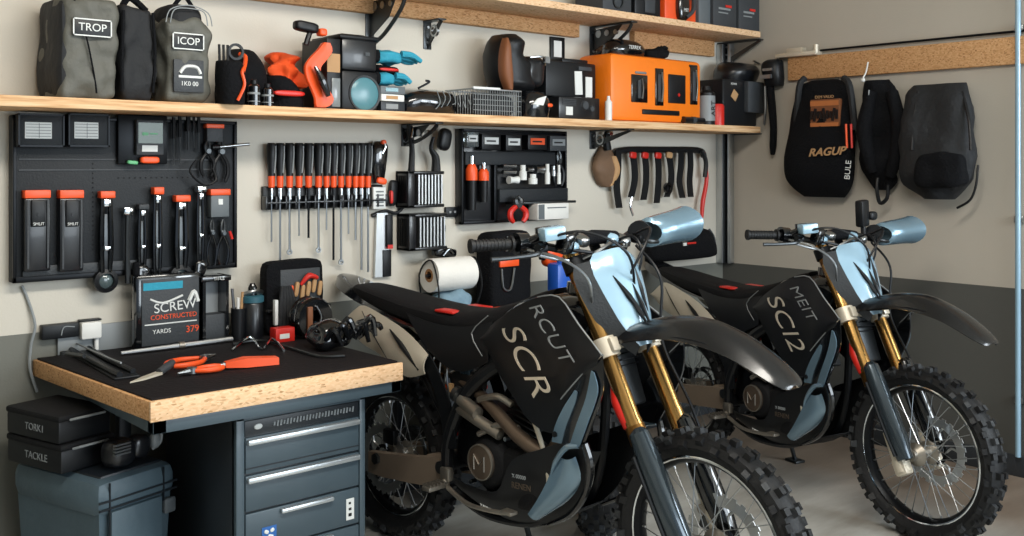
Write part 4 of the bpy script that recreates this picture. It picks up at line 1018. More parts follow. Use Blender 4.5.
MB().use('charcoal').tube([(.0, -.03, .02), (.05, -.035, .06), (.075, -.02, .14)], .012, 8).build('guard', t)
text('MIT', .026, face_T((-.01, -.039, .055)), 'white_label', 'lettering', t)
def bn(t, w, h):
    MB().use('mid_grey').ext(-w*.3, w*.2, -.003, .001, h*.45, h*.5).ext(-w*.3, w*.1, -.003, .001, h*.36, h*.39).build('print', t)
    MB().use('red').ext(w*.0, w*.25, -.004, .001, h*.52, h*.58).build('tag', t)
upper(699, 711, -10, 3.47, 'grey_plastic', 'storage_bin', 'narrow grey bin on upper shelf beside the orange case', 'bin', None, .2, 'grey bins on the upper shelf')
upper(713.5, 737, -12, 3.45, 'charcoal', 'storage_bin', 'middle dark grey bin with print near right end of upper shelf', 'bin', bn, .2, 'grey bins on the upper shelf')
upper(739, 760, -8, 3.45, 'charcoal', 'storage_bin', 'rightmost dark grey bin at the end of upper shelf', 'bin', bn, .2, 'grey bins on the upper shelf')

# ================================================================ tool panel on the left
PY = 3.675
def P(u, v, Y=PY): return at(u, v, Y=Y)
a = P(12, 112); c = P(236, 117); zb = P(100, 277).z
zt_ = 1.640
t = thing('tool_board', 'large black wall-mounted tool panel under the lower shelf', 'tool panel', ((a.x+c.x)/2, WY, zb))
hw = (c.x-a.x)/2; hh = zt_-zb
MB().use('panel_black').ext(-hw, hw, -.045, -.0, 0, hh, .005).build('back_board', t)
b = MB().use('black_metal')
for x0_, x1_, z0_, z1_ in ((-hw, hw, hh-.012, hh), (-hw, hw, 0, .02), (-hw, -hw+.012, 0, hh), (hw-.012, hw, 0, hh)): b.ext(x0_, x1_, -.056, -.044, z0_, z1_, .002)
b.build('rim', t)
b = MB().use('charcoal')
for zq in (.36, .40): b.ext(-hw+.02, hw-.1, -.049, -.044, zq*hh/.62+.05, zq*hh/.62+.055)
b.ext(-hw+.03, hw*.2, -.06, -.044, .02, .055, .003); b.build('rail', t)
b = MB().use('matte_black')
for i in range(20): b.cyl((-.14, -.0465, .1+.017*i), (-.14, -.0445, .1+.017*i), .003, n=6)
for i in range(22): b.cyl((-.05+.02*i, -.0465, hh*.62), (-.05+.02*i, -.0445, hh*.62), .003, n=6)
b.build('peg_hole', t)
FY = WY-.046   # front face of the panel
def hang(u0, u1, v0, v1, name, lab, cat, grp=None, Y=None):
    """empty on the panel face: returns (thing, width, height); local z runs 0..h"""
    Y = FY if Y is None else Y
    um = (u0+u1)/2; a = at(u0, v0, Y=Y-.02); c = at(u1, v1, Y=Y-.02); zt = at(um, v0, Y=Y-.02).z; zb = at(um, v1, Y=Y-.02).z
    return thing(name, lab, cat, ((a.x+c.x)/2, Y, zb), 0, grp), c.x-a.x, zt-zb
for u0, u1, lab in ((16, 62, 'left dark box with white label at the top of the big tool panel'), (66, 107, 'right dark box with white label at the top of the big tool panel')):
    t, w, h = hang(u0, u1, 114, 147, 'parts_box', lab, 'box', 'labelled boxes on the big panel')
    MB().use('panel_black').ext(-w/2, w/2, -.045, 0, 0, h, .005).build('box_body', t)
    b = MB().use('black_metal')
    for q in ((-w/2, w/2, h-.006, h), (-w/2, w/2, 0, .006), (-w/2, -w/2+.005, 0, h), (w/2-.005, w/2, 0, h)): b.ext(q[0], q[1], -.049, -.044, q[2], q[3])
    b.build('frame', t)
    o = MB().use('white_label').ext(-w*.36, w*.22, -.048, -.044, h*.25, h*.74).build('paper_label', t)
    b = MB().use('grey_plastic')
    for k in range(5): b.ext(-w*.34, w*.2, -.0488, -.0475, h*(.31+.09*k), h*(.325+.09*k))
    b.ext(-w*.06, -w*.05, -.0488, -.0475, h*.27, h*.72); b.build('print', o)
# gauge unit
t, w, h = hang(118, 170, 115, 164, 'test_meter', 'black mounted meter with green screen on the big panel', 'meter')
MB().use('black_metal').ext(-w/2, w*.45, -.02, 0, 0, h, .004).build('mount', t)
MB().use('charcoal').ext(-w*.2, w*.33, -.045, -.018, h*.18, h*.9, .005).build('case_body', t)
o = MB().use('screen').ext(-w*.17, w*.30, -.048, -.044, h*.42, h*.84).build('screen', t)
MB().use('green').ext(-w*.1, w*.02, -.0495, -.047, h*.58, h*.64).ext(w*.05, w*.2, -.0495, -.047, h*.60, h*.63).build('readout', o)
MB().use('white_label').ext(-w*.1, w*.2, -.048, -.044, h*.25, h*.38).build('label', t)
MB().use('orange').soft((w*.06, -.04, h*.08), (w*.36, .025, h*.14), (0, 0, 0), 4).build('button_bar', t, 'orange bar')
MB().use('green').soft((-w*.26, -.035, h*.03), (w*.2, .02, h*.08), (0, .1, 0), 4).build('clip', t, 'green clip')
# slim files
for i, (u0, u1, v0, v1) in enumerate(((172, 176, 117, 165), (178, 182, 116, 163), (186, 191, 116, 150), (192.5, 195.5, 117, 148), (197, 201, 117, 152))):
    t, w, h = hang(u0, u1, v0, v1, 'punch', ('first', 'second', 'third', 'fourth', 'fifth')[i] + ' slim black punch from the left, hung right of the meter', 'hand tool', 'slim punches on the big panel')
    MB().use('satin_black').tube([(0, -.018, h), (0, -.018, h*.55)], [w*.45, w*.5], 8).build('handle', t)
    MB().use('dark_steel').tube([(0, -.018, h*.55), (0, -.018, 0)], [w*.3, w*.2], 8).build('shaft', t)
# cluster of pliers hung with wires
t, w, h = hang(204, 224, 124, 142, 'circuit_tester', 'small grey tester with orange top right of the punches', 'meter')
MB().use('charcoal').ext(-w*.4, w*.4, -.03, 0, 0, h*.8, .004).build('case_body', t)
MB().use('orange').ext(-w*.45, w*.45, -.034, 0, h*.76, h, .003).build('top_cap', t, 'orange cap')
def pliers(u0, u1, v0, v1, lab, hm, jm='dark_steel', grp=None, flip=1, Y=None, cat='pliers'):
    t, w, h = hang(u0, u1, v0, v1, 'pliers', lab, cat, grp, Y)
    b = MB().use(jm); b.box((0, -.02, h*.70), (w*.4, .016, h*.12), (0, 0, 0), .003).cyl((0, -.034, h*.69), (0, -.008, h*.69), w*.16, n=12)
    b.tube([(-w*.1, -.02, h*.72), (-w*.14, -.02, h*.85), (-w*.02, -.02, h)], [w*.16, w*.14, w*.04], 8).tube([(w*.1, -.02, h*.72), (w*.14, -.02, h*.85), (w*.02, -.02, h)], [w*.16, w*.14, w*.04], 8)
    b.build('jaws', t)
    for s in (-1, 1): MB().use(hm).tube([(s*w*.05, -.02, h*.64), (s*w*.40, -.02, h*.42), (s*w*.42, -.02, h*.18), (s*w*.26, -.02, 0)], [w*.1, w*.13, w*.13, w*.09], 8).build('handle', t)
    return t
pliers(200, 215, 140, 176, 'black pliers below the small orange-topped tester', 'satin_black', grp='pliers on the big panel')
pliers(213, 229, 138, 182, 'black pliers with dangling wires at the panel corner', 'satin_black', grp='pliers on the big panel')
a = P(222, 147, 3.62); c = P(252, 144, 3.62)
b = MB().use('steel').cyl((a.x, FY-.03, a.z), (c.x, FY-.03, c.z), .006).use('satin_black').cyl((a.x-.03, FY-.03, a.z-.002), (a.x, FY-.03, a.z), .011).cyl((a.x-.02, FY-.03, a.z), (a.x-.02, FY, a.z), .005)
tag(b.build('steel_rod'), 'short steel rod sticking out past right panel edge', 'rod')
b = MB().use('satin_black').tube([P(196, 160, 3.64), P(190, 172, 3.63), P(204, 185, 3.63), P(216, 180, 3.63), P(213, 168, 3.64)], .004, 6, 8)
tag(b.build('cable_loop'), 'thin black cable loop below the pliers on the big panel', 'cable')
# holders with orange caps
for u0, u1, lab in ((23, 49, 'leftmost black sheath with orange top on the big panel'), (58, 82, 'second black sheath with orange top on the big panel')):
    t, w, h = hang(u0, u1, 190, 271, 'tool_sheath', lab, 'sheath', 'orange-topped sheaths')
    MB().use('black_plastic').ext(-w/2, w/2, -.04, 0, 0, h*.9, .006).build('sheath_body', t)
    b = MB().use('charcoal')
    for s in (-1, 1): b.ext(s*w*.38-.003, s*w*.38+.003, -.045, -.038, .01, h*.88)
    b.build('rib', t)
    MB().use('orange').ext(-w*.5, w*.5, -.044, 0, h*.90, h, .003).build('cap', t, 'orange cap')
    MB().use('satin_black').ext(-w*.28, w*.28, -.05, -.038, h*.55, h*.88, .005).cyl((0, -.053, h*.7), (0, -.049, h*.7), .006).build('clip', t)
    text('SMLIT', .014, face_T((.0, -.052, h*.585)), 'white_label', 'lettering', t)
# ring-ended long tools
def ringtool(u0, u1, v0, v1, lab, top='orange', ring=True, cat='hand tool', name='ratchet_wrench', lens=True, grp='ring-ended tools on the big panel'):
    t, w, h = hang(u0, u1, v0, v1, name, lab, cat, grp)
    r = w*.5; L0 = r*1.9
    b = MB().use('gloss_black'); b.tube([(-w*.16, -.028, L0*.9), (-w*.20, -.03, h*.5), (-w*.16, -.03, h*.93)], [w*.10, w*.12, w*.10], 8).tube([(w*.14, -.028, L0*.9), (w*.18, -.03, h*.5), (w*.14, -.03, h*.93)], [w*.09, w*.12, w*.10], 8)
    b.use('dark_steel').box((0, -.022, h*.5), (w*.3, .012, h*.55), (0, 0, 0), .003); b.build('shank', t)
    b = MB().use(top).ext(-w*.30, w*.30, -.048, -.01, h*.93, h, .004); b.build('cap', t)
    MB().use('chrome').ext(-w*.15, w*.12, -.044, -.03, h*.85, h*.92, .002).build('collar', t, 'bright metal collar'); MB().use('chrome').ext(-w*.12, w*.12, -.044, -.03, h*.42, h*.46, .002).build('collar', t, 'bright metal collar')
    if ring:
        MB().use('satin_black').lathe([(r*.62, -.035), (r*.95, -.03), (r, -.02), (r*.95, -.008), (r*.62, -.008)], (0, 0, r), 'y', 28, True).build('ring_head', t)
        if lens: MB().use('smoke_lens').lathe([(0, -.03), (r*.4, -.027), (r*.63, -.02), (0, -.015)], (0, 0, r), 'y', 24).build('lens', t)
    else:
        MB().use('gloss_black').soft((0, -.025, r*.8), (w*.8, .035, r*2.0), (0, 0, 0), 3, .006, 30, 2).build('head', t)
    return t, w, h
ringtool(93, 118, 191, 293, 'long tool with round lens head hanging below the big panel')
ringtool(133, 150, 204, 280, 'grey and orange tool with oval end, mid panel', 'charcoal', False)
ringtool(148, 165, 187, 292, 'long black tool with orange top and blue-grey foot', 'orange', True)
ringtool(168, 193, 195, 290, 'wide tool with orange top right of the long orange-topped tool', 'orange', True)
ringtool(192, 207, 186, 274, 'silver-topped black tool near the right of the big panel', 'chrome', False)
t, w, h = hang(119, 135, 203, 283, 'adjustable_wrench', 'slender black and chrome wrench, right of round lens tool', 'wrench')
MB().use('dark_steel').tube([(0, -.03, h*.85), (-.003, -.03, h*.45), (0, -.03, 0)], [w*.18, w*.14, w*.2], 8).build('shank', t)
MB().use('chrome').box((0, -.03, h*.9), (w*.6, .02, h*.1), (0, .1, 0), .006).build('jaw', t)
t, w, h = hang(208, 228, 189, 217, 'battery_pack', 'grey battery pack with orange top at right of big panel', 'battery')
MB().use('grey_plastic').ext(-w*.46, w*.46, -.04, 0, 0, h*.8, .004).build('case_body', t)
MB().use('orange').ext(-w*.5, w*.5, -.045, 0, h*.78, h, .003).build('cap', t, 'orange cap')
MB().use('white_label').ext(-w*.1, w*.12, -.042, -.039, h*.45, h*.65).build('label', t)
pliers(207, 217, 218, 266, 'left pliers hanging below the grey battery pack', 'gloss_black', grp='pliers on the big panel')
o = pliers(217, 229, 219, 265, 'right pliers with a red-tipped handle below the battery pack', 'gloss_black', grp='pliers on the big panel')
MB().use('red').tube([(.02, -.036, .13), (.03, -.036, .10)], .006, 8).build('handle_tip', o)
# loose straps hanging under the panel
t, w, h = hang(128, 142, 262, 318, 'webbing_strap', 'black strap hanging under the big panel beside the drill-bit case', 'strap')
MB().use('black_fabric').tube([(0, -.03, h), (.004, -.03, h*.5), (-.004, -.03, 0)], [.012, .018, .014], 8).build('webbing', t)
MB().use('chrome').box((0, -.04, h*.6), (.02, .012, .05), (0, 0, 0), .003).build('buckle', t)
a = P(22, 286, WY-.01); pts = [P(22, 286, WY-.01), P(28, 300, WY-.01), P(35, 325, WY-.02), P(31, 345, WY-.02), P(30, 368, WY-.02), P(37, 392, WY-.02)]
b = MB().use('mid_grey').tube(pts, .005, 7, 8)
tag(b.build('power_cable'), 'thin grey cable running down from the big panel past the bench', 'cable')
# wall plug & adapter
t, w, h = hang(41, 78, 322, 338, 'power_strip', 'black power strip on the wall behind the bench', 'power strip', None, WY)
MB().use('satin_black').ext(-w/2, w/2, -.035, 0, .0, h*.9, .004).build('housing', t)
MB().use('mid_grey').tube([(.0, -.038, h*.2), (.01, -.038, h*.7), (.045, -.038, h*.65)], .002, 6).build('print', t)
t, w, h = hang(79, 101, 319, 340, 'power_adapter', 'white power adapter plugged in behind the bench', 'adapter', None, WY)
MB().use('white_plastic').ext(-w/2, w*.42, -.05, -.012, h*.1, h*.9, .006).build('housing', t)
MB().use('satin_black').ext(-w*.5, w*.5, -.03, 0, h*.9, h, .003).build('bracket', t)
MB().use('white_plastic').cyl((w*.25, -.03, -.035), (w*.25, -.03, h*.12), .008).build('plug', t)

# ================================================================ screwdrivers
RY_ = WY-.002
a = at(263, 200, Y=WY-.02); c = at(383, 200, Y=WY-.02); zr = at(320, 200, Y=WY-.03).z
t = thing('tool_rack', 'black wall rack strip holding a row of orange-collared screwdrivers', 'rack', ((a.x+c.x)/2, WY, zr-.055))
hw = (c.x-a.x)/2
MB().use('satin_black').ext(-hw, hw, -.02, 0, .02, .115, .004).build('back_strip', t)
b = MB().use('black_plastic')
for k in range(14): b.ext(-hw+2*hw*k/13.-.004, -hw+2*hw*k/13.+.004, -.052, -.018, .02, .075, .002)
b.ext(-hw, hw, -.052, -.048, .045, .052, .001)
b.build('holder', t)
us = [271.5, 280, 289.5, 299, 308.5, 318.5, 326.5, 333.5, 341, 348.5, 355.5, 361.5, 368]
ve = [242, 282, 252, 236, 238, 250, 230, 260, 262, 234, 240, 270, 272]
ordn = ['first', 'second', 'third', 'fourth', 'fifth', 'sixth', 'seventh', 'eighth', 'ninth', 'tenth', 'eleventh', 'twelfth', 'thirteenth']
for i, (u, ve_) in enumerate(zip(us, ve)):
    Y = WY-.037; w = at(u+3.8 if i > 5 else u+4.4, 150, Y=Y).x-at(u-3.8 if i > 5 else u-4.4, 150, Y=Y).x; zt = at(u, 143, Y=Y).z; zc = at(u, 176, Y=Y).z; ze = at(u, ve_, Y=Y).z; z2 = at(u, 187, Y=Y).z
    ring = i in (2, 5, 8)
    t = thing('screwdriver', ordn[i]+' from the left of the orange-collared screwdrivers on the wall', 'screwdriver', (at(u, 150, Y=Y).x, Y, ze), 0, 'screwdrivers in the wall rack')
    H_ = zt-ze; r = w/2
    MB().use('satin_black').lathe([(0, H_), (r*.8, H_), (r, H_-.008), (r*.98, H_-.06), (r*.72, zc-ze+.01), (r*.74, zc-ze)], n=12).build('handle', t)
    MB().use('mid_grey').tube([(0.45*r, -r*.88, H_-.012), (0.45*r, -r*.88, H_-.06), (.3*r, -r*.68, zc-ze+.012)], .0035, 6).build('grip_stripe', t)
    MB().use('orange').lathe([(r*.6, zc-ze), (r*.72, zc-ze), (r*.66, z2-ze), (r*.45, z2-ze-.004), (0, z2-ze-.004)], n=12).build('collar', t, 'orange collar')
    rs = .0036 if i in (0, 3, 6, 9) else .0048
    MB().use('steel' if i not in (4, 7) else 'black_metal').cyl((0, 0, 0), (0, 0, z2-ze), rs, n=8).cyl((0, 0, z2-ze-.05), (0, 0, z2-ze-.005), rs*1.6, n=6).build('shaft', t)
    if ring: MB().use('steel').lathe([(.007, -.004), (.012, -.004), (.012, .004), (.007, .004)], (0, 0, 0), 'y', 16, True).build('ring_tip', t)
t, w, h = hang(371, 387, 141, 183, 'wire_stripper', 'black wire stripper with orange marks at rack right end', 'hand tool', None, WY-.02)
MB().use('gloss_black').pillow([(0, -w*.3, w*.3, .03), (h*.5, -w*.5, w*.42, .045), (h*.9, -w*.4, w*.5, .04), (h, -w*.2, w*.2, .02)]).build('handle', t)
MB().use('orange').soft((-.005, -.048, h*.05), (w*.6, .02, .03), (0, .2, 0), 3).soft((.01, -.04, h*.97), (w*.3, .02, .02), (0, 0, 0), 3).build('marking', t)
MB().use('chrome').tube([(0.0, -.045, h*.7), (.015, -.048, h*.85), (.01, -.045, h*.95)], .004, 6).build('spring', t)
t, w, h = hang(374, 386.5, 187, 209, 'tag_card', 'white printed card hanging right of the screwdrivers', 'card', None, WY-.03)
MB().use('white_label').ext(-w/2, w/2, -.016, 0, 0, h, .002).build('card', t)
b = MB().use('grey_plastic')
for k in range(5): b.ext(-w*.3, w*.3, -.018, -.0155, h*(.12+.16*k), h*(.18+.16*k))
b.build('print', t)
t, w, h = hang(387, 398, 180, 206, 'utility_knife', 'black and red utility knife between card and finned cases', 'knife', None, WY)
MB().use('satin_black').soft((0, -.02, h*.5), (w*.7, .03, h), (0, .1, 0), 4).build('handle', t)
MB().use('red').soft((-w*.25, -.03, h*.35), (w*.25, .02, h*.5), (0, 0, 0), 4).build('slider', t)
t, w, h = hang(374, 391, 213, 277, 'metal_file', 'long pale metal file with a black printed end hanging on the wall', 'file', None, WY)
MB().use('brushed_steel').loft([[(-w*.32, -.02, h), (w*.3, -.02, h), (w*.3, -.002, h), (-w*.32, -.002, h)], [(-w*.45, -.02, 0), (w*.45, -.02, 0), (w*.45, -.002, 0), (-w*.45, -.002, 0)]]).build('blade', t)
MB().use('satin_black').box((w*.35, -.024, h*.72), (w*.36, .018, h*.5), (0, 0, 0), .003).ext(w*.0, w*.5, -.024, -.014, 0, h*.42, .002).build('handle', t)
MB().use('red').ext(w*.2, w*.5, -.036, -.022, h*.44, h*.50).build('marking', t)
b = MB().use('satin_black').tube([at(372, 216, Y=WY-.012), at(385, 211, Y=WY-.012), at(396, 213, Y=WY-.012), at(404, 206, Y=WY-.012)], .008, 7)
tag(b.build('tool_hook'), 'black bent wall hook above the metal file', 'hook')

# finned cases
def fins(u0, u1, v0, v1, lab):
    t, w, h = hang(u0, u1, v0, v1, 'disc_rack', lab, 'rack', 'finned black cases', WY)
    MB().use('black_plastic').ext(-w/2, w/2, -.10, 0, 0, h*.09, .004).ext(-w/2, w/2, -.10, 0, h*.91, h, .004).ext(-w/2, w/2, -.02, 0, 0, h, .003).ext(-w/2, -w*.32, -.10, 0, 0, h, .004).build('case_frame', t)
    b = MB().use('black_metal')
    for k in range(6): b.ext(-w/2-.003, -w/2, -.09+.014*k, -.083+.014*k, .02, h-.02)
    b.build('side_rib', t)
    for k in range(8): MB().use('brushed_steel').ext(-w*.26+w*.09*k, -w*.26+w*.09*k+.007, -.11, -.015, h*.1, h*.9).build('fin', t)
    MB().use('satin_black').soft((w*.52, -.05, h*.55), (.03, .04, .05), (0, 0, 0), 3).soft((w*.5, -.05, h*.2), (.02, .03, .02), (0, 0, 0), 3).build('clip', t)
fins(398, 434, 171, 207, 'upper black case with vertical metal fins on the wall')
fins(399, 437, 213, 249, 'lower black case with vertical metal fins on the wall')
t, w, h = hang(429, 452, 246, 258, 'hose_clamp', 'small black clamp hanging under the lower finned case', 'clamp', None, WY)
MB().use('gloss_black').soft((0, -.05, h*.5), (w, .05, h*.9), (0, .1, 0), 3, .006, 30).build('clamp_body', t)
MB().use('steel').tube([(-.03, -.08, h*.3), (0, -.085, h*.8), (.03, -.08, h*.4)], .004, 6).build('screw', t)
for (u0, u1, v0, v1, lab, big) in ((402, 410, 124, 172, 'thin black hanging strap above the left side of the finned cases', 0), (421, 445, 126, 171, 'black curved hanging tool above the right side of finned cases', 1)):
    t, w, h = hang(u0, u1, v0, v1, 'pruning_tool' if big else 'webbing_strap', lab, 'hand tool' if big else 'strap', None, WY)
    if big:
        MB().use('satin_black').tube([(-w*.1, -.06, 0), (-w*.12, -.06, h*.3), (-w*.3, -.06, h*.5), (-w*.2, -.06, h*.75)], [.022, .018, .010, .008], 10).build('handle', t)
        MB().use('satin_black').soft((w*.25, -.06, h*.70), (w*.5, .045, h*.5), (0, .2, 0), 3).build('hook_head', t)
    else:
        MB().use('satin_black').tube([(0, -.06, 0), (.004, -.06, h*.5), (-.01, -.06, h)], [.016, .012, .014], 10).build('strap', t)
        MB().use('chrome').tube([(-.012, -.08, h*.7), (-.004, -.082, h*.9)], .005, 6).build('buckle', t)
t, w, h = hang(446.5, 459.5, 207, 217, 'wall_socket', 'small black wall socket between finned cases and second panel', 'socket', None, WY)
MB().use('satin_black').ext(-w/2, w/2, -.016, 0, 0, h, .003).build('plate', t)
MB().use('mid_grey').cyl((-.014, -.018, h/2), (-.014, -.015, h/2), .006).cyl((.014, -.018, h/2), (.014, -.015, h/2), .006).build('outlet', t)

# ================================================================ second panel
a = at(460, 180, Y=WY-.04); c = at(565, 180, Y=WY-.04); zb = at(512, 222, Y=WY-.04).z; zt_ = at(512, 130, Y=WY-.04).z
t = thing('tool_board', 'smaller black tool panel in mid wall with rows of small parts', 'tool panel', ((a.x+c.x)/2, WY, zb))
hw = (c.x-a.x)/2; hh = zt_-zb; cx2 = (a.x+c.x)/2
MB().use('black_plastic').ext(-hw, hw, -.03, 0, 0, hh, .004).build('back_board', t)
b = MB().use('black_metal')
for q in ((-hw, hw, hh-.012, hh), (-hw, -hw+.014, 0, hh), (hw-.01, hw, hh*.3, hh), (-hw, 0, 0, .014), (-hw*.42, -hw*.36, 0, hh*.68)): b.ext(q[0], q[1], -.055, -.028, q[2], q[3], .002)
b.build('frame', t)
MB().use('panel_black').ext(-hw*.95, hw*.75, -.06, -.028, hh*.62, hh*.76, .003).build('tray', t)
MB().use('panel_black').ext(-hw*.36, hw*.98, -.07, -.028, hh*.22, hh*.36, .003).build('tray', t)
F2 = WY-.031
for (u0, u1, v0, v1, m, lm, lab) in ((463, 475, 132, 147, 'clear_plastic', 'white_label', 'clear jar at top left of the smaller panel'), (478, 497, 134, 150, 'satin_black', 'white_label', 'black box with striped white label on the smaller panel'), (502, 518, 135, 151, 'satin_black', 'white_label', 'black box with square white label on the smaller panel'),
                                  (524, 543, 135, 150, 'satin_black', 'orange', 'black box with orange label on the smaller panel'), (546, 563, 136, 151, 'charcoal', 'mid_grey', 'grey box at top right of the smaller panel')):
    t, w, h = hang(u0, u1, v0, v1, 'parts_box', lab, 'box', 'small boxes on the smaller panel', F2)
    MB().use(m).ext(-w/2, w/2, -.05, 0, 0, h, .004).build('box_body', t)
    MB().use(lm).ext(-w*.38, w*.36, -.053, -.049, h*.35, h*.78).build('label', t)
    MB().use('satin_black').ext(-w*.28, w*.2, -.0545, -.0525, h*.5, h*.6).build('print', t)
for u0, u1, v0, v1, lab in ((465.5, 475, 156, 210, 'left orange-collared torch on the smaller panel'), (478, 486.5, 163, 202, 'right orange-collared screwdriver on the smaller panel')):
    t, w, h = hang(u0, u1, v0, v1, 'screwdriver', lab, 'screwdriver', 'orange-collared tools on the smaller panel', F2)
    MB().use('satin_black').cyl((0, -.03, 0), (0, -.03, h*.55), w*.36, w*.42).build('handle', t)
    MB().use('orange').lathe([(0, h*.55), (w*.5, h*.55), (w*.5, h*.75), (w*.3, h*.85), (0, h*.85)], (0, -.03, 0), n=14).build('collar', t, 'orange collar')
    MB().use('chrome').cyl((0, -.03, h*.84), (0, -.03, h), w*.22).build('tip', t)
# row of little silver sockets
si = 0
for (u0, u1, v0, v1) in ((502, 515, 164, 168), (502, 515, 170, 174), (508, 517, 176, 184), (518.5, 524.5, 165, 180), (526, 532, 167, 172), (528, 535, 174, 184), (534, 542, 165, 174), (544, 548, 164, 184), (550, 554, 166, 176), (556, 559, 165, 184)):
    t, w, h = hang(u0, u1, v0, v1, 'socket_bit', (ordn[si]+' from the left of ten small silver sockets on the smaller panel tray'), 'socket', 'small silver sockets on the smaller panel', F2-.012); si += 1
    if w > h: MB().use('white_label' if si % 3 == 0 else 'steel').tube([(-w/2, -.025, h/2), (0, -.025, h/2), (w/2, -.025, h/2)], [h*.5, h*.38, h*.48], 12, 1).build('socket_body', t)
    else: MB().use('steel' if si % 2 else 'white_label').lathe([(0, 0), (w*.5, 0), (w*.5, h*.55), (w*.36, h*.62), (w*.36, h), (0, h)], (0, -.03, 0), n=12).build('socket_body', t)
t, w, h = hang(531, 562, 203, 219, 'parts_box', 'white printed box at the bottom right of smaller panel', 'box', None, F2-.02)
MB().use('white_plastic').ext(-w/2, w/2, -.07, 0, 0, h, .004).build('box_body', t)
MB().use('grey_plastic').ext(-w*.48, -w*.3, -.073, -.069, 0.004, h*.95).ext(-w*.2, w*.4, -.073, -.069, h*.7, h*.76).build('print', t)
pliers(509, 527, 196, 222, 'red-handled pliers at the foot of the smaller panel', 'red', grp=None, Y=F2-.065)
pliers(553, 564, 150, 186, 'black pliers clipped on the right edge of the smaller panel', 'satin_black', Y=F2)
b = MB().use('dark_steel').ext(at(505, 200, Y=F2).x, at(568, 200, Y=F2).x, F2-.06, F2, at(535, 201, Y=F2).z-.012, at(535, 201, Y=F2).z, .003)
tag(b.build('magnetic_bar'), 'thin dark magnetic bar under the smaller panel trays', 'bar')

t, w, h = hang(552, 566, 37, 62, 'wall_notice', 'small dark-framed white notice on the wall above the black equipment case', 'notice', None, WY)
MB().use('satin_black').ext(-w/2, w/2, -.012, 0, 0, h, .002).build('frame', t)
MB().use('white_label').ext(-w*.3, w*.25, -.014, -.010, h*.2, h*.85).build('paper', t)
# brown leather pouch on a strap
t, w, h = hang(591, 616, 131, 187, 'leather_pouch', 'brown leather pouch hanging by a black strap from the shelf', 'pouch', None, WY)
MB().use('leather').pillow([(0, -w*.05, w*.2, .04), (h*.12, -w*.32, w*.38, .06), (h*.32, -w*.46, w*.46, .07), (h*.55, -w*.36, w*.38, .055), (h*.72, -w*.13, w*.14, .035)], .008, 14, 3, n=24).build('pouch_body', t)
MB().use('tan').pillow([(h*.02, w*.10, w*.24, .05), (h*.2, w*.14, w*.42, .072), (h*.35, w*.16, w*.44, .076), (h*.55, w*.10, w*.34, .062)], .004).build('flap', t)
MB().use('satin_black').tube([(0, -.05, h*.66), (-.01, -.05, h*.85), (.0, -.05, h)], [.022, .02, .016], 10).build('strap', t)
MB().use('chrome').cyl((-.004, -.08, h*.96), (-.004, -.04, h*.96), .014, n=14).build('ring', t)

# strap rack
a = at(614, 155, Y=WY-.03); c = at(704, 155, Y=WY-.03); zt_ = at(660, 147, Y=WY-.03).z
t = thing('tool_rack', 'black wall bar carrying hanging straps and a red-edged belt', 'rack', ((a.x+c.x)/2, WY, zt_-.05)); hw = (c.x-a.x)/2
MB().use('satin_black').tube([(-hw, -.03, .0), (-hw*.8, -.03, .03), (0, -.03, .035), (hw*.85, -.03, .035), (hw, -.03, .0)], .018, 10).build('bar', t)
for (u, v0, v1, cm, cu_, nm, lab) in ((618, 150, 208, 'satin_black', -.03, 0, 'leftmost long dark strap on the strap bar'), (632, 152, 197, 'satin_black', .03, 1, 'strap with red clip, next from the left on the strap bar'), (644, 152, 200, 'satin_black', .02, 1, 'third strap with red clip on the strap bar'), (657, 152, 203, 'satin_black', .01, 1, 'fourth strap with wide red clip on the strap bar'), (668, 152, 197, 'satin_black', .04, 2, 'fifth strap with tan clip and dark coil on the strap bar'), (681, 152, 198, 'satin_black', -.04, 0, 'sixth strap curving left on the strap bar'), (690, 152, 197, 'satin_black', -.02, 0, 'seventh strap tapering left beside the red-edged belt')):
    z1 = at(u, v0, Y=WY-.05).z; z0 = at(u, v1, Y=WY-.05).z; x = at(u, 150, Y=WY-.05).x; h = z1-z0
    t = thing('tie_down_strap', lab, 'strap', (x, WY-.055, z0), 0, 'straps on the wall bar')
    pts = [(0, 0, h), (cu_*.3, -.008, h*.7), (cu_*.5, -.004, h*.35), (cu_*-.3, 0, 0)]
    g = [[V(p)+V((k, 0, 0)) for p in smooth_path(pts, 5)] for k in (-.022, .0, .022)]
    for gi in g:
        for q_, pp in enumerate(gi): pass
    MB().use('satin_black').sheet(g, .008).build('webbing', t)
    if nm: MB().use('red' if nm == 1 else 'tan').soft((-.014, -.014, h*.93), (.05, .02, .035), (0, .1, 0), 4).build('clip', t, 'coloured clip')
    if nm == 2: MB().use('gloss_black').lathe([(.018, -.008), (.032, -.008), (.032, .008), (.018, .008)], (-.02, -.012, .05), 'y', 20, True).build('coil', t)
    if u == 632: MB().use('chrome').tube([(-.02, -.01, .0), (-.03, -.01, -.05), (-.01, -.012, -.10)], .006, 8).build('hook', t)
x = at(700, 150, Y=WY-.05).x; z1 = at(700, 152, Y=WY-.05).z; z0 = at(700, 218, Y=WY-.05).z; h = z1-z0
t = thing('belt', 'red and black curved belt at the right end of the strap bar', 'belt', (x, WY-.055, z0))
MB().use('red').tube([(.03, 0, h), (.055, 0, h*.6), (.02, 0, h*.25), (.01, 0, 0)], [.008, .012, .014, .010], 10).build('red_webbing', t)
MB().use('satin_black').tube([(.012, 0, h*1.02), (.038, -.008, h*.85), (.028, -.008, h*.62)], .013, 10).build('black_webbing', t)
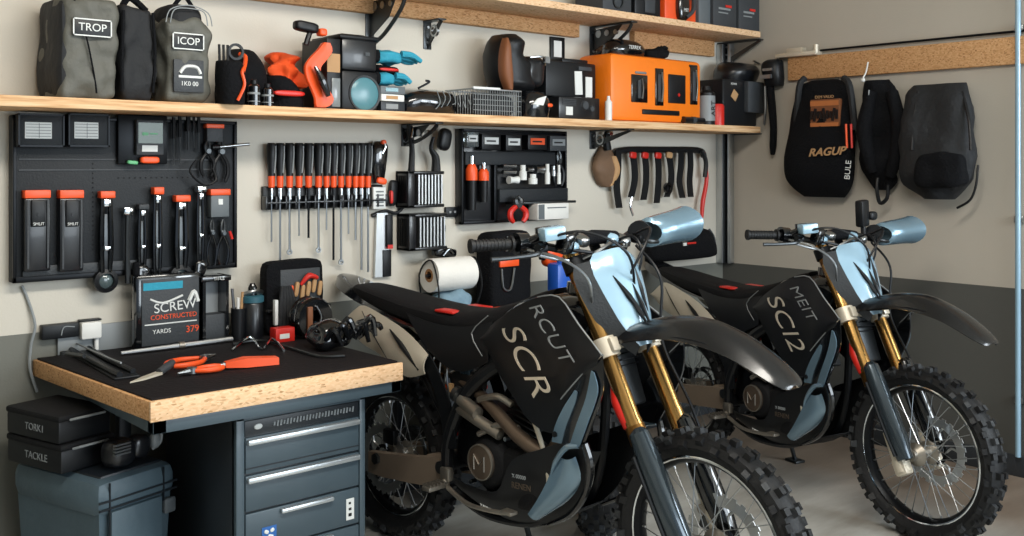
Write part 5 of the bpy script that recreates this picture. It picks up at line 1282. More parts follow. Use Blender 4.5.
# black round bag on the wall behind the right motorcycle
a = at(645, 250, Y=WY-.05); c = at(709, 250, Y=WY-.05); w = c.x-a.x; zt_ = at(675, 228, Y=WY-.1).z
t = thing('gear_bag', 'rounded black bag on the wall behind the left motorcycle handlebar', 'bag', ((a.x+c.x)/2, WY, .94))
h = zt_-.94
MB().use('black_fabric').pillow([(0, -w*.5, w*.5, .13), (h*.1, -w*.52, w*.52, .16), (h*.5, -w*.52, w*.5, .16), (h*.85, -w*.45, w*.44, .14), (h, -w*.2, w*.2, .05)], .01, 8, 2, n=26).build('bag_body', t)
MB().use('charcoal').tube([(w*.36, -.11, h*.9), (w*.40, -.13, h*.6), (w*.40, -.13, h*.2)], .008, 8).build('piping', t)
MB().use('red').ext(-w*.1, 0.02, -.165, -.155, h*.50, h*.56, .002).use('white_label').ext(-w*.16, -w*.11, -.165, -.155, h*.46, h*.56, .002).build('badge', t)
MB().use('black_fabric').tube([(-.04, -.05, h*.97), (0, -.04, h+.06), (.04, -.05, h*.97)], .01, 8).build('strap', t)

# ================================================================ workbench
BZ = .80; bx0, bx1, by0 = 1.085, 1.95, 2.83
t = thing('workbench', 'workbench with light chipboard edge, black mat and steel frame', 'workbench', (1.5, 3.27, 0))
def L(x, y): return x-1.5, y-3.27
x0, y0 = L(bx0, by0); x1, y1 = L(bx1, WY-.005)
MB().use('osb').prism([(x0, y0), (x1, y0), (x1, y1), (x0-.07, y1)], Matrix.Translation((0, 0, BZ-.062)), .056, .003).build('top_board', t)
MB().use('bench_mat').prism([(x0+.010, y0+.012), (x1-.006, y0+.012), (x1-.006, y1-.01), (x0-.058, y1-.01)], Matrix.Translation((0, 0, BZ-.008)), .008, .001).build('top_mat', t, 'black mat on the worktop')
MB().use('osb_light').ext(x0-.002, x1, y0-.012, y0, BZ-.063, BZ-.003, .002).build('front_edging', t, 'pale speckled chipboard front edge')
b = MB().use('slate_paint').ext(x0+.01, x1, y0+.0, y0+.04, BZ-.102, BZ-.062, .002).ext(x0+.01, x0+.05, y0, y1, BZ-.102, BZ-.062, .002).ext(x1-.04, x1, y0, y1, BZ-.102, BZ-.062, .002).build('steel_apron', t)
for lx, ly in ((x0+.22, y1-.06), (x1-.06, y1-.06), (x1-.04, y0+.30)): MB().use('slate_dark').ext(lx-.022, lx+.022, ly-.022, ly+.022, 0, BZ-.062, .003).build('leg', t)
MB().use('slate_dark').ext(x0+.05, x1-.05, y1-.07, y1-.05, .15, .20, .002).build('rear_rail', t)
MB().use('mid_grey').ext(x0+.01, 1.55-1.5, y1-.012, y1, BZ, BZ+.095, .002).build('splash_strip', t, 'grey upstand against the wall')
pm = at(116, 402, X=bx0-.02)
o = MB().use('satin_black').ext(x0-.004, x0, pm.y-3.27-.07, pm.y-3.27+.07, BZ-.05, BZ-.018, .001).build('name_badge', t)
text('CRAST', .022, face_T((x0-.0045, pm.y-3.27, BZ-.034), 0, '-x'), 'brown', 'lettering', o)
# drawer cabinet
cx0, cx1, cy0, ct = 1.37, 1.835, 2.875, .690
t = thing('tool_cabinet', 'slate grey metal drawer cabinet under the workbench', 'cabinet', ((cx0+cx1)/2, cy0, 0)); w = cx1-cx0
MB().use('slate_dark').ext(-w/2, w/2, .012, .55, .0, ct, .004).build('carcass', t)
b = MB().use('slate_paint').ext(-w/2, -w/2+.028, 0, .03, 0, ct, .003).ext(w/2-.022, w/2, 0, .03, 0, ct, .003).ext(-w/2, w/2, 0, .03, ct-.012, ct, .003); b.build('front_frame', t)
o = MB().use('slate_dark').ext(-w/2+.03, w/2-.024, .004, .02, ct-.062, ct-.014, .002).build('top_strip', t)
b = MB().use('mid_grey')
for k in range(26): b.box((-w/2+.13+.0115*k, .003, ct-.036), (.006, .004, .018 if k % 3 else .012), (0, .15, 0))
b.use('white_label').soft((-w/2+.075, .003, ct-.036), (.028, .008, .018), (0, 0, 0), 2.2); b.build('maker_strip', o)
zz = ct-.066
for k, (dh, kind) in enumerate(((.118, 'full'), (.118, 'full'), (.125, 'small'), (.125, 'small'), (.12, 'small'))):
    z1 = zz; z0 = zz-dh+.007; zz -= dh
    d_ = MB().use('slate_paint').ext(-w/2+.031, w/2-.025, .0, .022, z0, z1, .003).build('drawer', t)
    if kind == 'full': MB().use('drawer_pull').ext(-w/2+.034, w/2-.027, -.016, .002, z1-.022, z1-.004, .005).build('handle', d_, 'bright full-width pull')
    else: MB().use('drawer_pull').ext(-.085, .105, -.016, .002, z1-.020, z1-.005, .005).build('handle', d_, 'bright short pull')
    if k == 0: MB().use('slate_dark').ext(-w/2+.032, w/2-.026, -.001, .003, z0+.014, z0+.018).build('groove', d_)
    if k == 2:
        o = MB().use('blue_sticker').ext(-w/2+.085, -w/2+.135, -.002, .001, z0+.02, z0+.065).build('sticker', d_, 'blue and white sticker')
        MB().use('white_label').soft((-w/2+.10, -.003, z0+.05), (.016, .004, .012), (0, .5, 0), 3, cuts=4).soft((-w/2+.12, -.003, z0+.052), (.014, .004, .012), (0, -.5, 0), 3, cuts=4).soft((-w/2+.115, -.003, z0+.033), (.02, .004, .012), (0, .3, 0), 3, cuts=4).build('print', o)
        o = MB().use('white_label').ext(w/2-.075, w/2-.045, -.002, .001, z0+.018, z0+.088).build('sticker', d_, 'narrow white sticker')
        MB().use('satin_black').ext(w/2-.067, w/2-.055, -.0035, -.0015, z0+.03, z0+.04).ext(w/2-.066, w/2-.056, -.0035, -.0015, z0+.05, z0+.058).ext(w/2-.066, w/2-.058, -.0035, -.0015, z0+.07, z0+.077).build('print', o)
# second run of bench behind the left motorcycle
t = thing('workbench', 'low dark wall bench behind the left motorcycle', 'workbench', (3.15, 3.52, 0))
MB().use('slate_dark').ext(-.66, .58, -.20, .195, .765, .80, .003).build('top_board', t)
for lx in (-.62, .54):
    for ly in (-.17, .17): MB().use('slate_dark').ext(lx-.02, lx+.02, ly-.02, ly+.02, 0, .765, .003).build('leg', t)
MB().use('slate_dark').ext(-.62, .54, -.18, .19, .25, .27, .003).build('shelf_board', t); MB().use('slate_dark').ext(-.60, .52, -.165, -.15, .08, .765, .003).build('front_panel', t)  # front panel added as a dark backdrop for the gloom under the bench

# ---- things on the workbench
def bp(u, v): return at(u, v, Z=BZ)
def onbench(u0, u1, vb, vt, name, lab, cat, rz=0., grp=None, z=BZ):
    c = at((u0+u1)/2, vb, Z=z); Y = min(c.y, 3.585); c = at((u0+u1)/2, vb, Y=Y); c.z = z; a = at(u0, vb, Y=Y).x; e = at(u1, vb, Y=Y).x
    return thing(name, lab, cat, (c.x, Y, z), rz, grp), e-a, at((u0+u1)/2, vt, Y=Y).z-z
# drill bit case
t, w, h = onbench(137, 202, 345, 274, 'drill_bit_case', 'upright clear-fronted case with orange lettering on the workbench', 'case')
MB().use('gloss_black').box((0, .03, h/2), (w, .05, h), bev=.012).build('case_shell', t)
o = MB().use('charcoal').ext(-w*.42, w*.46, -.002, .006, h*.06, h*.94, .002).build('face_card', t)
text('SCREW', .048, face_T((.02, -.004, h*.56), .06), 'white_label', 'lettering', o, .001)
text('CONSTRUCTED', .024, face_T((.015, -.004, h*.43)), 'orange', 'lettering', o, .001)
text('YARDS', .022, face_T((-.03, -.004, h*.24)), 'white_label', 'lettering', o, .001)
text('379', .034, face_T((.085, -.004, h*.23)), 'orange', 'lettering', o, .001)
MB().use('white_label').tube([(-w*.3, -.003, h*.68), (-w*.1, -.003, h*.62), (w*.2, -.003, h*.70)], .004, 6).tube([(w*.3, -.003, h*.62), (w*.38, -.003, h*.74), (w*.44, -.003, h*.6)], .008, 6).use('teal').ext(-w*.4, w*.2, -.004, -.001, h*.80, h*.90).use('white_label').ext(-w*.38, w*.42, -.004, -.001, h*.335, h*.35).build('print', o)
# open-front black bin
t, w, h = onbench(203, 229, 338, 276, 'parts_holder', 'tall black framed holder with grey panel beside lettered case', 'holder')
MB().use('gloss_black').ext(-w/2, w/2, -.0, .09, 0, .012).ext(-w/2, -w/2+.012, 0, .09, 0, h).ext(w/2-.012, w/2, 0, .09, 0, h).ext(-w/2-.005, w/2+.008, -.005, .09, h-.02, h, .003).build('frame', t)
MB().use('mid_grey').ext(-w/2+.01, w/2-.01, .07, .08, .01, h*.98).build('back_panel', t)
MB().use('charcoal').ext(-w/2+.01, w/2-.01, .01, .07, .01, h*.42, .003).build('front_tray', t)
text('TITLE', .018, face_T((.01, -.0055, h-.010)), 'white_label', 'lettering', t)
# can and bottle
t, w, h = onbench(231, 245, 337, 287, 'tool_cup', 'black cup of brushes and tan-handled tools on the workbench', 'cup')
MB().use('satin_black').lathe([(0, 0), (w*.42, 0), (w*.48, h*.6), (w*.44, h*.6), (w*.38, .01), (0, .01)], n=20).build('cup', t)
for k, (dx, m_, hh_) in enumerate(((-.015, 'steel', .98), (.012, 'tan', .9), (.0, 'white_plastic', .8))): MB().use(m_).tube([(dx*.5, 0, .02), (dx*1.6, 0, h*hh_)], .006, 8).build('tool_handle', t)
t, w, h = onbench(242, 263, 336, 283, 'spray_bottle', 'dark bottle with blue-green neck band on the workbench', 'bottle')
MB().use('black_plastic').lathe([(0, 0), (w*.46, 0), (w*.48, .02), (w*.46, h*.62), (w*.4, h*.66), (0, h*.66)], n=24).build('bottle_body', t)
MB().use('cyan_dark').lathe([(w*.40, h*.64), (w*.49, h*.66), (w*.49, h*.76), (w*.40, h*.78), (0, h*.78)], n=24).build('neck_band', t)
MB().use('steel').tube([(-w*.4, 0, h*.80), (0, -.02, h*.86), (w*.45, 0, h*.82)], .009, 8).use('gloss_black').lathe([(w*.2, h*.78), (w*.2, h*.92), (w*.1, h), (0, h)], n=16).build('spray_head', t)
# open tool organiser
t, w, h = onbench(267, 324, 331, 260, 'tool_organiser', 'open black tool organiser with an orange-handled knife and blue rag', 'tool bag')
MB().use('black_fabric').soft((0, .03, h/2), (w, .07, h), (0, 0, 0), 9, .004, 9, 2, 10).build('back_flap', t)
o = MB().use('charcoal').ext(-w*.28, w*.42, -.010, .002, h*.42, h*.88, .004).build('inner_pocket', t)
for k, m_ in enumerate(('tan', 'orange', 'tan', 'tan', 'tan', 'tan', 'tan')): MB().use(m_).soft((-w*.22+.026*k, -.016, h*(.52+.03*(k % 3)+.012*k)), (.018, .014, .06), (0, .15, 0), 4, cuts=5).build('wood_handle', t)
MB().use('red').tube([(w*.05, -.02, h*.66), (w*.18, -.026, h*.78), (w*.34, -.022, h*.74)], [.006, .012, .008], 10).build('orange_handle', t)
MB().use('blue_grey').soft((w*.12, -.02, h*.40), (w*.62, .04, h*.13), (0, -.08, 0), 3, .008, 18).build('blue_cloth', t, 'blue cloth')
MB().use('satin_black').ext(-w*.5, w*.62, -.012, .06, h*.30, h*.36, .006).build('shelf_flap', t)
t, w, h = onbench(276, 296, 336, 286, 'glove_roll', 'dark grey ribbed roll in front of the open organiser', 'roll')
b = MB().use('dark_fabric')
for k in range(5): b.tube([(-w*.36+w*.18*k, -.012, 0), (-w*.36+w*.18*k, -.016, h*.55), (-w*.2+w*.1*k, .0, h)], [w*.12, w*.12, w*.07], 10)
b.build('roll', t)
MB().use('white_label').ext(-w*.66, -w*.5, -.02, .0, h*.25, h*.75, .002).build('paper_tag', t)
t, w, h = onbench(276, 295, 342, 328, 'matchbox', 'small red box with white print on the workbench', 'box')
MB().use('red').ext(-w/2, w/2, 0, .05, 0, h, .002).build('carton', t)
MB().use('white_label').ext(-w*.3, w*.2, -.002, .001, h*.25, h*.6).build('print', t)
# black tangle of gloves and cable spools
t, w, h = onbench(302, 322, 338, 297, 'cable_spool', 'black spool of wire with brown strip beside the red box', 'spool')
MB().use('gloss_black').lathe([(h*.20, -.03), (h*.46, -.03), (h*.5, -.02), (h*.46, -.01), (h*.46, .03), (h*.5, .04), (h*.20, .04)], (0, 0, h*.5), 'y', 28, True).build('spool', t)
MB().use('brown').ext(-w*.45, -w*.2, -.04, -.028, h*.1, h*.8, .003).build('strip', t)
MB().use('steel').tube([(-.01, -.034, h*.2), (.02, -.036, h*.5), (.0, -.034, h*.8)], .004, 6).build('wire', t)
t, w, h = onbench(315, 352, 350, 305, 'work_gloves', 'pile of shiny black gloves at right end of the workbench', 'gloves')
MB().use('gloss_black').soft((0, .03, h*.34), (w*.9, .14, h*.6), (0, .05, 0), 3, .02, 16, 2, 10).build('palm', t)
for k in range(7): MB().use('gloss_black').tube([(-w*.3+.022*k, -.02-.006*(k % 3), h*.25), (-w*.2+.03*k, -.05-.01*(k % 2), h*(.5+.1*(k % 3))), (.0+.028*k, -.06, h*(.15+.12*(k % 4)))], [.014, .013, .008], 8).build('finger', t)
# steel bar, cables, pliers, knife
a, c = bp(121, 356), bp(232, 342)
b = MB().use('brushed_steel').tube([(a.x, a.y, BZ+.010), (a.x*.45+c.x*.55, a.y*.45+c.y*.55, BZ+.011), (c.x, c.y, BZ+.012)], [.007, .010, .010], 10, 1).use('alloy').tube([(a.x*.5+c.x*.5, a.y*.5+c.y*.5, BZ+.012), (a.x*.45+c.x*.55, a.y*.45+c.y*.55, BZ+.012)], .0135, 12)
tag(b.build('breaker_bar'), 'long silver breaker bar lying across the back of the worktop', 'bar')
b = MB().use('steel')
def bpz(u, v, dz): q = bp(u, v); return (q.x, q.y, BZ+dz)
o = MB().use('dark_steel').tube([bpz(233, 346, .008), bpz(262, 343, .01), bpz(290, 350, .008), bpz(318, 358, .008), bpz(345, 358, .008)], .005, 7, 6)
tag(o.build('bent_rod'), 'long thin bent metal rod on the right of worktop', 'rod')
o = MB().use('chrome').tube([bpz(232, 352, .006), bpz(250, 345, .03), bpz(262, 351, .006), bpz(272, 344, .02), bpz(284, 352, .006)], .005, 7, 6)
tag(o.build('wire_coil'), 'tangled shiny wire on the worktop behind the orange tool', 'wire')
def hand_pliers(u0, v0, u1, v1, u2, v2, lab, spread=.03):
    """jaw tip, pivot, handle ends on the bench"""
    A, Bp, C = [V(bpz(*q)) for q in ((u0, v0, .014), (u1, v1, .014), (u2, v2, .014))]
    base = V((Bp.x, Bp.y, BZ)); t = thing('pliers', lab, 'pliers', base, 0, 'orange-handled tools on the worktop')
    d_ = (C-Bp); n_ = V((-d_.y, d_.x, 0)).normalized()
    MB().use('steel').tube([Bp-base, A-base], [.013, .004], 8).cyl(Bp-base-V((0, 0, .008)), Bp-base+V((0, 0, .010)), .016, n=14).build('jaws', t)
    for s in (-1, 1):
        MB().use('orange').tube([Bp-base+n_*s*.006, Bp-base+d_*.4+n_*s*spread, Bp-base+d_*.8+n_*s*spread*.9, Bp-base+d_+n_*s*spread*.4], [.007, .009, .010, .008], 10).build('handle', t, 'orange grip')
hand_pliers(215, 359, 204, 362, 170, 370, 'orange-handled pliers with open grips left of centre on the worktop', .045)
hand_pliers(178, 378, 192, 375, 222, 371, 'orange-handled pliers with jaws pointing left on worktop', .022)
t, w, h = onbench(224, 278, 367, 352, 'utility_knife', 'chunky orange-red cutter lying on right half of worktop', 'knife', -.15)
MB().use('orange').loft([[(-w*.45, -.012, .008), (-w*.45, .012, .008), (-w*.45, .012, .026), (-w*.45, -.012, .026)], [(-w*.1, -.024, .004), (-w*.1, .022, .004), (-w*.1, .022, .034), (-w*.1, -.024, .034)], [(w*.46, -.022, .002), (w*.46, .02, .002), (w*.46, .018, .026), (w*.46, -.02, .026)]]).build('handle', t)
MB().use('steel').tube([(-w*.45, 0, .017), (-w*.58, 0, .017)], [.009, .004], 8).build('blade', t)
a, c = bp(130, 384), bp(172, 372)
t = thing('pocket_knife', 'folding knife with pale blade near front left of worktop', 'knife', (a.x, a.y, BZ))
q = V((c.x-a.x, c.y-a.y, 0))
MB().use('cream_alloy').loft([[V((0, 0, .002)), V((0, 0, .006)), V((0.004, .006, .006)), V((.004, .006, .002))], [q*.3+V((0, -.012, .002)), q*.3+V((0, -.012, .008)), q*.3+V((0, .016, .008)), q*.3+V((0, .016, .002))], [q*.7+V((.004, -.012, .004)), q*.7+V((.004, -.012, .012)), q*.7+V((-.004, .016, .012)), q*.7+V((-.004, .016, .004))]]).build('blade', t, 'pale blade')
MB().use('charcoal').tube([q*.68+V((0, 0, .010)), q*.9+V((0, .006, .02)), q*1.05+V((0, .01, .03))], [.012, .014, .010], 10).build('handle', t)
# dark long tray + black lamp arm at the left of the top
t = thing('tool_tray', 'long flat black tool tray at left edge of the worktop', 'tray', tuple(bp(97, 362)), -.06)
MB().use('satin_black').ext(-.04, .04, -.34, .28, 0, .008, .003).build('tray_base', t)
MB().use('black_metal').tube([(-.03, .28, .014), (-.035, 0, .018), (-.02, -.33, .014)], .010, 8).tube([(.03, .25, .014), (.02, 0, .016), (.03, -.30, .014)], .009, 8).build('tray_rim', t)
b = MB().use('mid_grey').tube([bpz(76, 353, .035), bpz(95, 362, .034), bpz(110, 369, .034), bpz(121, 374, .036)], .0035, 6)
tag(b.build('thin_cable'), 'thin pale cable lying across the black tool tray', 'cable')
t = thing('spanner', 'dark open-ended spanner on the left of worktop', 'spanner', bpz(66, 366, .036))
MB().use('dark_steel').tube([(0, 0, .006), (.03, -.09, .006)], .007, 8).lathe([(.008, 0), (.016, 0), (.016, .01), (.008, .01)], (0, .012, .001), 'z', 16, True).build('shank', t)

# ================================================================ under the bench: bin and toolboxes
r0 = at(98, 483, Z=.50)
ang = math.atan2(.095, .24)
t = thing('storage_tote', 'big blue-grey plastic storage tote with lid under the bench', 'storage box', (r0.x, r0.y, 0), ang-.08)
TW, TD, TH = .29, .45, .50
MB().use('bin_plastic').loft([[(.03, .03, 0), (TW-.03, .03, 0), (TW-.03, TD-.03, 0), (.03, TD-.03, 0)], [(.012, .012, TH-.10), (TW-.012, .012, TH-.10), (TW-.012, TD-.012, TH-.10), (.012, TD-.012, TH-.10)]]).build('bin_body', t)
b = MB().use('bin_plastic').box((TW/2, TD/2, TH-.06), (TW+.01, TD+.01, .12), bev=.04).use('slate_dark').box((TW/2, TD/2, TH-.004), (TW-.06, TD-.06, .02), bev=.008); lid = b.build('lid', t)
MB().use('slate_dark').ext(.0, TW, -.008, -.003, TH-.068, TH-.062).ext(.0, TW, -.008, -.003, TH-.092, TH-.086).ext(.035, .039, -.009, -.003, TH-.19, TH-.01).ext(TW-.055, TW-.051, -.009, -.003, TH-.12, TH-.01).build('groove', lid)
MB().use('bin_plastic').ext(.04, TW-.06, -.012, .01, TH-.30, TH-.10, .006).build('front_panel', t)
MB().use('grey_plastic').box((TW-.03, -.004, TH-.14), (.045, .02, .05), bev=.008).build('latch', t); MB().use('grey_plastic').box((.02, -.004, TH-.22), (.045, .02, .04), bev=.008).build('latch', t)
def toolbox(lx, ly, z, w_, d_, h_, lab, txt, rot=0.):
    M_ = Matrix.Translation((r0.x, r0.y, 0)) @ Matrix.Rotation(ang-.08, 4, 'Z'); p_ = M_ @ V((lx, ly, z))
    t = thing('toolbox', lab, 'toolbox', p_, ang-.08+rot, 'toolboxes on the tote')
    MB().use('satin_black').box((w_/2, d_/2, h_*.4), (w_, d_, h_*.8), bev=.008).build('box_body', t)
    MB().use('matte_black').box((w_/2, d_/2, h_*.88), (w_+.006, d_+.006, h_*.24), bev=.008).build('lid', t)
    text(txt, h_*.36, face_T((-.001, d_*.45, h_*.42), 0, '-x'), 'mid_grey', 'lettering', t)
    b = MB().use('mid_grey').tube([(w_*.2, -.004, h_*.8), (w_*.25, -.022, h_*.86), (w_*.8, -.022, h_*.86), (w_*.85, -.004, h_*.8)], .004, 6, 1); b.build('handle', t)
    return t
q1 = toolbox(-.03, .14, TH+.008, .19, .29, .092, 'lower black toolbox with white letters on the tote', 'TACKLE')
q2 = toolbox(-.035, .145, TH+.102, .185, .28, .088, 'upper black toolbox with white letters, topmost on the tote', 'TORK1')
M_ = Matrix.Translation((r0.x, r0.y, 0)) @ Matrix.Rotation(ang-.08, 4, 'Z'); p_ = M_ @ V((.15, .055, TH+.008))
t = thing('power_drill', 'black tool with steel parts sitting on the tote lid', 'power tool', p_, .3)
MB().use('black_plastic').soft((-.04, 0, .05), (.10, .08, .09), (0, 0, 0), 3, .006).soft((.05, .02, .045), (.07, .06, .08), (0, .2, 0), 3, .006).build('motor_body', t)
b = MB().use('steel')
for k in range(4): b.ext(-.085, -.03, -.052, -.038, .055+.010*k, .061+.010*k)
b.build('vent', t)
MB().use('mid_grey').tube([(.09, 0, .03), (.115, -.01, .05), (.115, -.01, .085), (.09, 0, .09)], .006, 6).soft((.10, .0, .055), (.03, .03, .05), (0, 0, 0), 3).build('chuck', t)

# ================================================================ things behind the left motorcycle
def ledge(u0, u1, vt, Y, name, lab, cat):
    x, w, h = spot(u0, u1, vt, Y, .80); return thing(name, lab, cat, (x, Y, .80)), w, h
# paper roll
x, w, h = spot(433, 478, 258, 3.55, .80); rc = .075
t = thing('paper_roll_holder', 'white paper roll in a wire holder behind the motorcycle seat', 'paper roll', (x, 3.60, .80))
MB().use('paper').lathe([(.022, -w*.44), (rc, -w*.44), (rc, w*.44), (.022, w*.44)], (0, 0, h-rc), 'x', 36, True).build('paper_roll', t)
MB().use('cardboard').lathe([(.018, -w*.445), (.030, -w*.445), (.030, w*.445), (.018, w*.445)], (0, 0, h-rc), 'x', 24, True).build('core', t)
b = MB().use('satin_black')
for s in (-1, 1): b.tube([(s*w*.40, -.05, 0), (s*w*.48, -.085, h*.5), (s*w*.48, -.03, h*.98), (s*w*.48, .06, h*.7), (s*w*.40, .05, 0)], .004, 6)
b.cyl((-w*.5, 0, h-rc), (w*.5, 0, h-rc), .008); b.build('wire_frame', t)
MB().use('rag_blue').soft((0, -.01, h*.2), (w*.72, .12, h*.42), (0, 0, 0), 3.5, .02, 16, 3, 10).build('cloth', t, 'blue-grey cloth bunched under the roll')
t, w, h = ledge(490, 531, 232, 3.52, 'tool_bag', 'black tool bag with orange clip behind the left handlebar', 'bag')
MB().use('black_fabric').soft((0, .05, h/2), (w, .14, h), (0, 0, 0), 7, .01, 9, 3, 10).build('bag_body', t)
MB().use('orange').ext(-w*.34, w*.12, -.026, -.012, h*.56, h*.66, .004).build('orange_clip', t, 'orange clip'); MB().use('orange').ext(-w*.6, w*.2, -.026, -.018, .008, .022, .002).build('orange_strip', t, 'orange strip')
MB().use('steel').tube([(-w*.3, -.024, h*.54), (-w*.28, -.03, h*.3), (-w*.1, -.03, h*.28), (0, -.026, h*.54)], .005, 6).tube([(-w*.16, -.02, h*.95), (-w*.1, -.026, h*.82), (-w*.2, -.024, h*.76)], .004, 6).build('karabiner', t)
t, w, h = ledge(541, 560, 244, 3.54, 'cordless_drill', 'orange and black cordless drill standing behind the left motorcycle', 'drill')
MB().use('satin_black').pillow([(0, -w*.4, w*.5, .1), (.03, -w*.4, w*.5, .1), (.05, -w*.1, w*.4, .06), (h*.6, -w*.1, w*.3, .06)], n=20).build('handle', t)
MB().use('orange').soft((-.02, -.04, h*.80), (w*1.0, .07, h*.34), (0, 0, 0), 3.6).build('motor_body', t)
MB().use('gloss_black').soft((w*.42, -.045, h*.70), (w*.5, .06, h*.3), (0, 0, 0), 3).cyl((-w*.5, -.04, h*.8), (-w*.85, -.04, h*.8), .02, .01).build('chuck', t)
t, w, h = ledge(558, 579, 258, 3.38, 'lubricant_bottle', 'blue bottle with white label behind the motorcycle tank', 'bottle')
MB().use('blue').box((0, .04, h*.45), (w, .08, h*.9), bev=.015).build('bottle_body', t)
MB().use('white_label').ext(-w*.4, w*.42, -.003, .001, h*.12, h*.42).build('label', t)
MB().use('blue').cyl((-w*.1, .04, h*.88), (-w*.1, .04, h), .018).build('cap', t)

# ================================================================ right wall: rail, jackets
ry0 = at(788, 60, X=WX-.03).y; zt_ = 2.075; zb_ = 1.945
t = thing('coat_rail', 'rough wooden board fixed to the right-hand wall for hanging gear', 'rail', (WX, 0, zb_))
MB().use('osb').ext(-.035, 0, 1.2, ry0, 0, zt_-zb_, .004).build('board', t)
MB().use('black_metal').cyl((-.02, 1.2, .155), (-.02, ry0-.2, .155), .006).build('rod', t)
MB().use('cream_alloy').ext(-.07, 0, ry0-.20, ry0+.06, .13, .152, .003).ext(-.05, 0, ry0-.10, ry0+.0, .152, .18, .004).cyl((-.05, ry0-.19, .14), (-.05, ry0-.19, .185), .014).build('bracket', t, 'pale bracket on the board end')
def wallT(u, v, Xo=WX): p = at(u, v, X=Xo); return p
RW = Matrix.Rotation(-PI/2, 4, 'Z')      # local -y (front) becomes -x
def rows_r(xo, rows):
    """rows of (v, u_left, u_right, depth) measured on the right wall; returns base point and pillow rows"""
    pts = []
    for v, ul, ur, d_ in rows:
        um = (ul+ur)/2; X_ = WX-.06
        pl_, pr_ = at(ul, v, X=X_), at(ur, v, X=X_); pts.append((at(um, v, X=X_).z, -pl_.y, -pr_.y, d_))
    return pts
def hung(name, lab, cat, rows, m, amp=.012, seed=1):
    R = rows_r(WX, rows); cy = sum((r[1]+r[2])/2 for r in R)/len(R); zb = min(r[0] for r in R)
    t = thing(name, lab, cat, (WX-.037, -cy, zb)); R2 = sorted([(r[0]-zb, r[1]-cy, r[2]-cy, r[3]) for r in R])
    return t, R2
t, R2 = hung('riding_backpack', 'black riding backpack with orange picture patch on wooden rail', 'backpack', [(80, 812, 838, .04), (87, 800, 850, .07), (110, 797, 855, .11), (140, 793, 858, .13), (172, 790, 856, .13), (186, 795, 852, .10), (197, 806, 845, .05)], 'black_fabric')
body = MB(RW).use('black_fabric').pillow(R2, .012, 7, 3, n=30, k=4).build('bag_body', t)
zt_l = R2[-1][0]; zb_ = t.location.z; cyw = t.location.y
def RP(u, v, off=.18): q = at(u, v, X=WX-off); return V((q.x-t.location.x, q.y-t.location.y, q.z-t.location.z))
p = RP(824, 112, .155)
a, c = RP(811, 100, .155), RP(839, 126, .155)
o = MB().use('brown').ext(p.x-.004, p.x+.03, c.y, a.y, c.z, a.z).build('picture_patch', body, 'orange and brown picture patch')
b = MB().use('rust_print').ext(p.x-.007, p.x, c.y, a.y, a.z-.035, a.z-.008).ext(p.x-.007, p.x, c.y, a.y, c.z, c.z+.02)
b.use('satin_black')
for k in range(9): b.box((p.x-.008, c.y+(a.y-c.y)*(k+.5)/9, (a.z+c.z)/2-.01), (.006, .014, .05+.02*math.sin(k*2)), (.2*math.sin(k), 0, 0))
b.build('patch_print', body)
text('DEM VALIO', .022, face_T((p.x-.006, (a.y+c.y)/2, a.z+.012), 0, '-x'), 'tan', 'lettering', body, .001)
p = RP(826, 152, .185); text('RAGUP', .058, face_T((p.x, p.y, p.z), .05, '-x'), 'tan', 'lettering', body, .001, .35, None, 1.15, .0015)
for u_, m_ in ((846, 'orange'), (851, 'red')):
    q1 = RP(u_, 124, .165); q2 = RP(u_+1, 148, .168); MB().use(m_).tube([q1, q2], .006, 6).build('piping', t)
q1 = RP(848, 170, .165); text('BULE', .045, face_T((q1.x, q1.y, q1.z), PI/2-.1, '-x'), 'white_label', 'lettering', t, .001)
for s, u_ in ((0, 799), (1, 850)):
    q1, q2, q3 = RP(u_+(6 if s == 0 else -6), 78, .10), RP(u_, 88, .13), RP(u_-3 if s == 0 else u_+5, 130, .12)
    MB().use('dark_fabric').tube([q1, q2, q3], .018, 8).build('shoulder_strap', t)
# dark jacket partly seen
t, R2 = hung('riding_jacket', 'black jacket with long straps hanging right of the backpack', 'jacket', [(80, 868, 892, .04), (95, 864, 898, .07), (130, 863, 900, .09), (165, 864, 898, .09), (180, 868, 895, .08), (190, 873, 890, .06)], 'black_fabric')
MB(RW).use('black_fabric').pillow(R2, .05, 9, 6, n=34, k=5).build('jacket_body', t)
def RP2(u, v, off): q = at(u, v, X=WX-off); return V((q.x-t.location.x, q.y-t.location.y, q.z-t.location.z))
MB().use('black_fabric').tube([RP2(872, 92, .10), RP2(865, 125, .13), RP2(867, 150, .15), RP2(873, 172, .13)], [.03, .042, .036, .028], 12).build('sleeve', t); MB().use('black_fabric').tube([RP2(892, 92, .10), RP2(899, 125, .12), RP2(896, 155, .12), RP2(890, 176, .11)], [.03, .036, .034, .026], 12).build('sleeve', t)
MB().use('satin_black').tube([RP2(878, 178, .12), RP2(877, 190, .13), RP2(880, 203, .12), RP2(887, 198, .12), RP2(888, 185, .12)], .010, 8).build('dangling_strap', t)
MB().use('white_plastic').tube([RP2(868, 62, .09), RP2(866, 72, .09), RP2(863, 78, .10)], .004, 6).soft(RP2(863, 80, .10), (.02, .02, .02), (0, 0, 0), 3, cuts=4).build('cord_pull', t)
MB().use('mid_grey').tube([RP2(869, 90, .13), RP2(868, 125, .14), RP2(870, 160, .15)], .004, 6).build('zip', t)
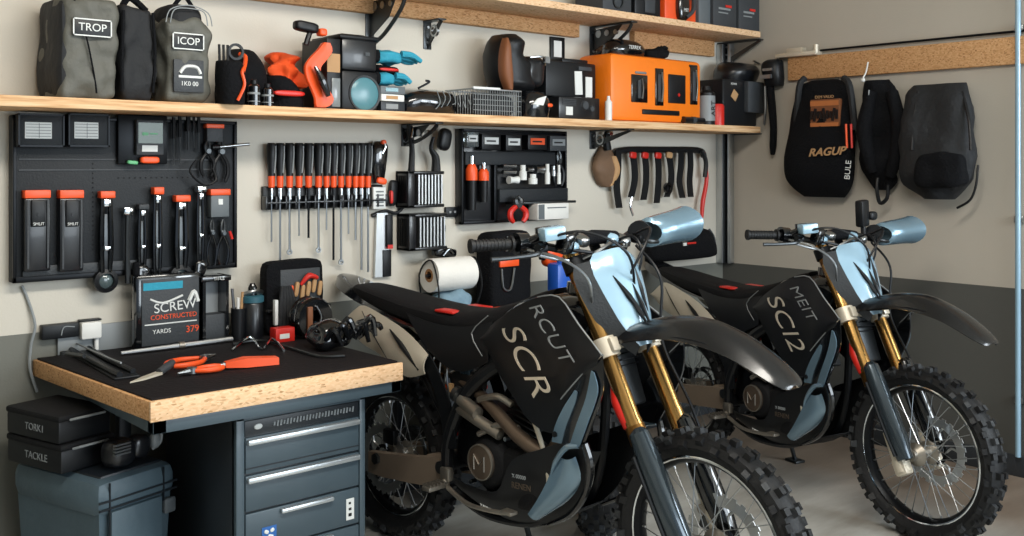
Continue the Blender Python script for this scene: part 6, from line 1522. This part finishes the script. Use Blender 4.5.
# grey backpack
t, R2 = hung('backpack', 'dark backpack with front pocket hanging at the right of the rail', 'backpack', [(84, 918, 966, .05), (100, 910, 975, .11), (140, 908, 980, .16), (170, 908, 980, .17), (185, 911, 972, .15), (199, 925, 955, .08)], 'charcoal')
body = MB(RW).use('dark_fabric').pillow(R2, .03, 9, 8, n=30, k=4).build('pack_body', t)
MB().use('black_fabric').soft(RP2(941, 170, .195), (.09, .24, .17), (0, 0, 0), 4.5, .015, 12, 2).build('front_pocket', t)
MB().use('satin_black').tube([RP2(978, 165, .12), RP2(976, 185, .13), RP2(970, 200, .13), RP2(957, 208, .13)], .006, 8).build('loose_strap', t)
MB().use('satin_black').tube([RP2(918, 92, .12), RP2(914, 120, .17), RP2(912, 150, .19)], .008, 8).build('side_strap', t); MB().use('satin_black').tube([RP2(962, 92, .12), RP2(969, 120, .17), RP2(971, 150, .19)], .008, 8).build('side_strap', t)

# spare knobbly tyre behind the left motorcycle
def frame(lat, dep): return V((dep*DX+lat*RX, dep*DY+lat*RY, 0))
sp = frame(.352, 4.0)
t = thing('spare_wheel', 'spare knobbly wheel standing behind the left motorcycle', 'wheel', sp, math.atan2(-.15*RY-.989*DY, -.15*RX-.989*DX))
wheel(t, 'wheel_rim', (0, 0, .31), .31, .14, .205, disc=0, nk=32)

# ================================================================ the two motorcycles
def place(front, phi):
    f = V((math.cos(phi)*RX - math.sin(phi)*DX, math.cos(phi)*RY - math.sin(phi)*DY, 0))
    p = frame(*front) - f*1.45
    return p, math.atan2(f.y, f.x)
p, rz = place((.58, 2.94), math.radians(45))
motorcycle(p, rz, 'black dirt bike in front, nearest the camera beside the workbench', 'SCR', math.radians(2.5), 'RCUT')
p, rz = place((1.62, 3.90), math.radians(62))
motorcycle(p, rz, 'black dirt bike at the right, parked behind the nearer one', 'SCI2', math.radians(-3), 'MEIT', .985, .045, True)
# ================================================================ light and camera
def area(name, loc, size, sy, power, col, target):
    l = bpy.data.lights.new(name, 'AREA'); l.shape = 'RECTANGLE'; l.size = size; l.size_y = sy; l.energy = power; l.color = col
    o = bpy.data.objects.new(name, l); COL.objects.link(o); o.location = loc
    o.rotation_euler = (V(target)-V(loc)).to_track_quat('-Z', 'Y').to_euler(); return o
area('garage_door_daylight', (3.0, -3.7, 1.7), 3.6, 2.2, 190, (.84, .93, 1.0), (2.8, 3.0, 1.0))
area('side_window_daylight', (4.78, -.6, 1.9), 1.8, 1.1, 110, (.84, .93, 1.0), (2.0, 2.8, .8))
area('ceiling_lamp', (1.5, 1.1, 2.98), 2.4, .5, 105, (1.0, .95, .87), (1.7, 2.4, 0))
w_ = bpy.data.worlds.new('World'); bpy.context.scene.world = w_; w_.use_nodes = True
bg = w_.node_tree.nodes['Background']; bg.inputs[0].default_value = (.62, .76, .95, 1); bg.inputs[1].default_value = .6
cam = bpy.data.cameras.new('camera'); co = bpy.data.objects.new('camera', cam); COL.objects.link(co)
co.location = (0, 0, CAMH); co.rotation_euler = (PI/2, 0, -math.atan2(DX, DY))
cam.sensor_width = 36; cam.lens = 36*F/1024; cam.shift_y = -(268-HZ)/1024; cam.clip_start = .05
sc = bpy.context.scene; sc.camera = co
sc.view_settings.view_transform = 'Standard'; sc.view_settings.look = 'None'; sc.view_settings.gamma = 1; sc.view_settings.use_curve_mapping = False
sc.view_settings.exposure = 0.0
sc.cycles.use_denoising = True; sc.cycles.max_bounces = 6; sc.cycles.caustics_reflective = False; sc.cycles.caustics_refractive = False
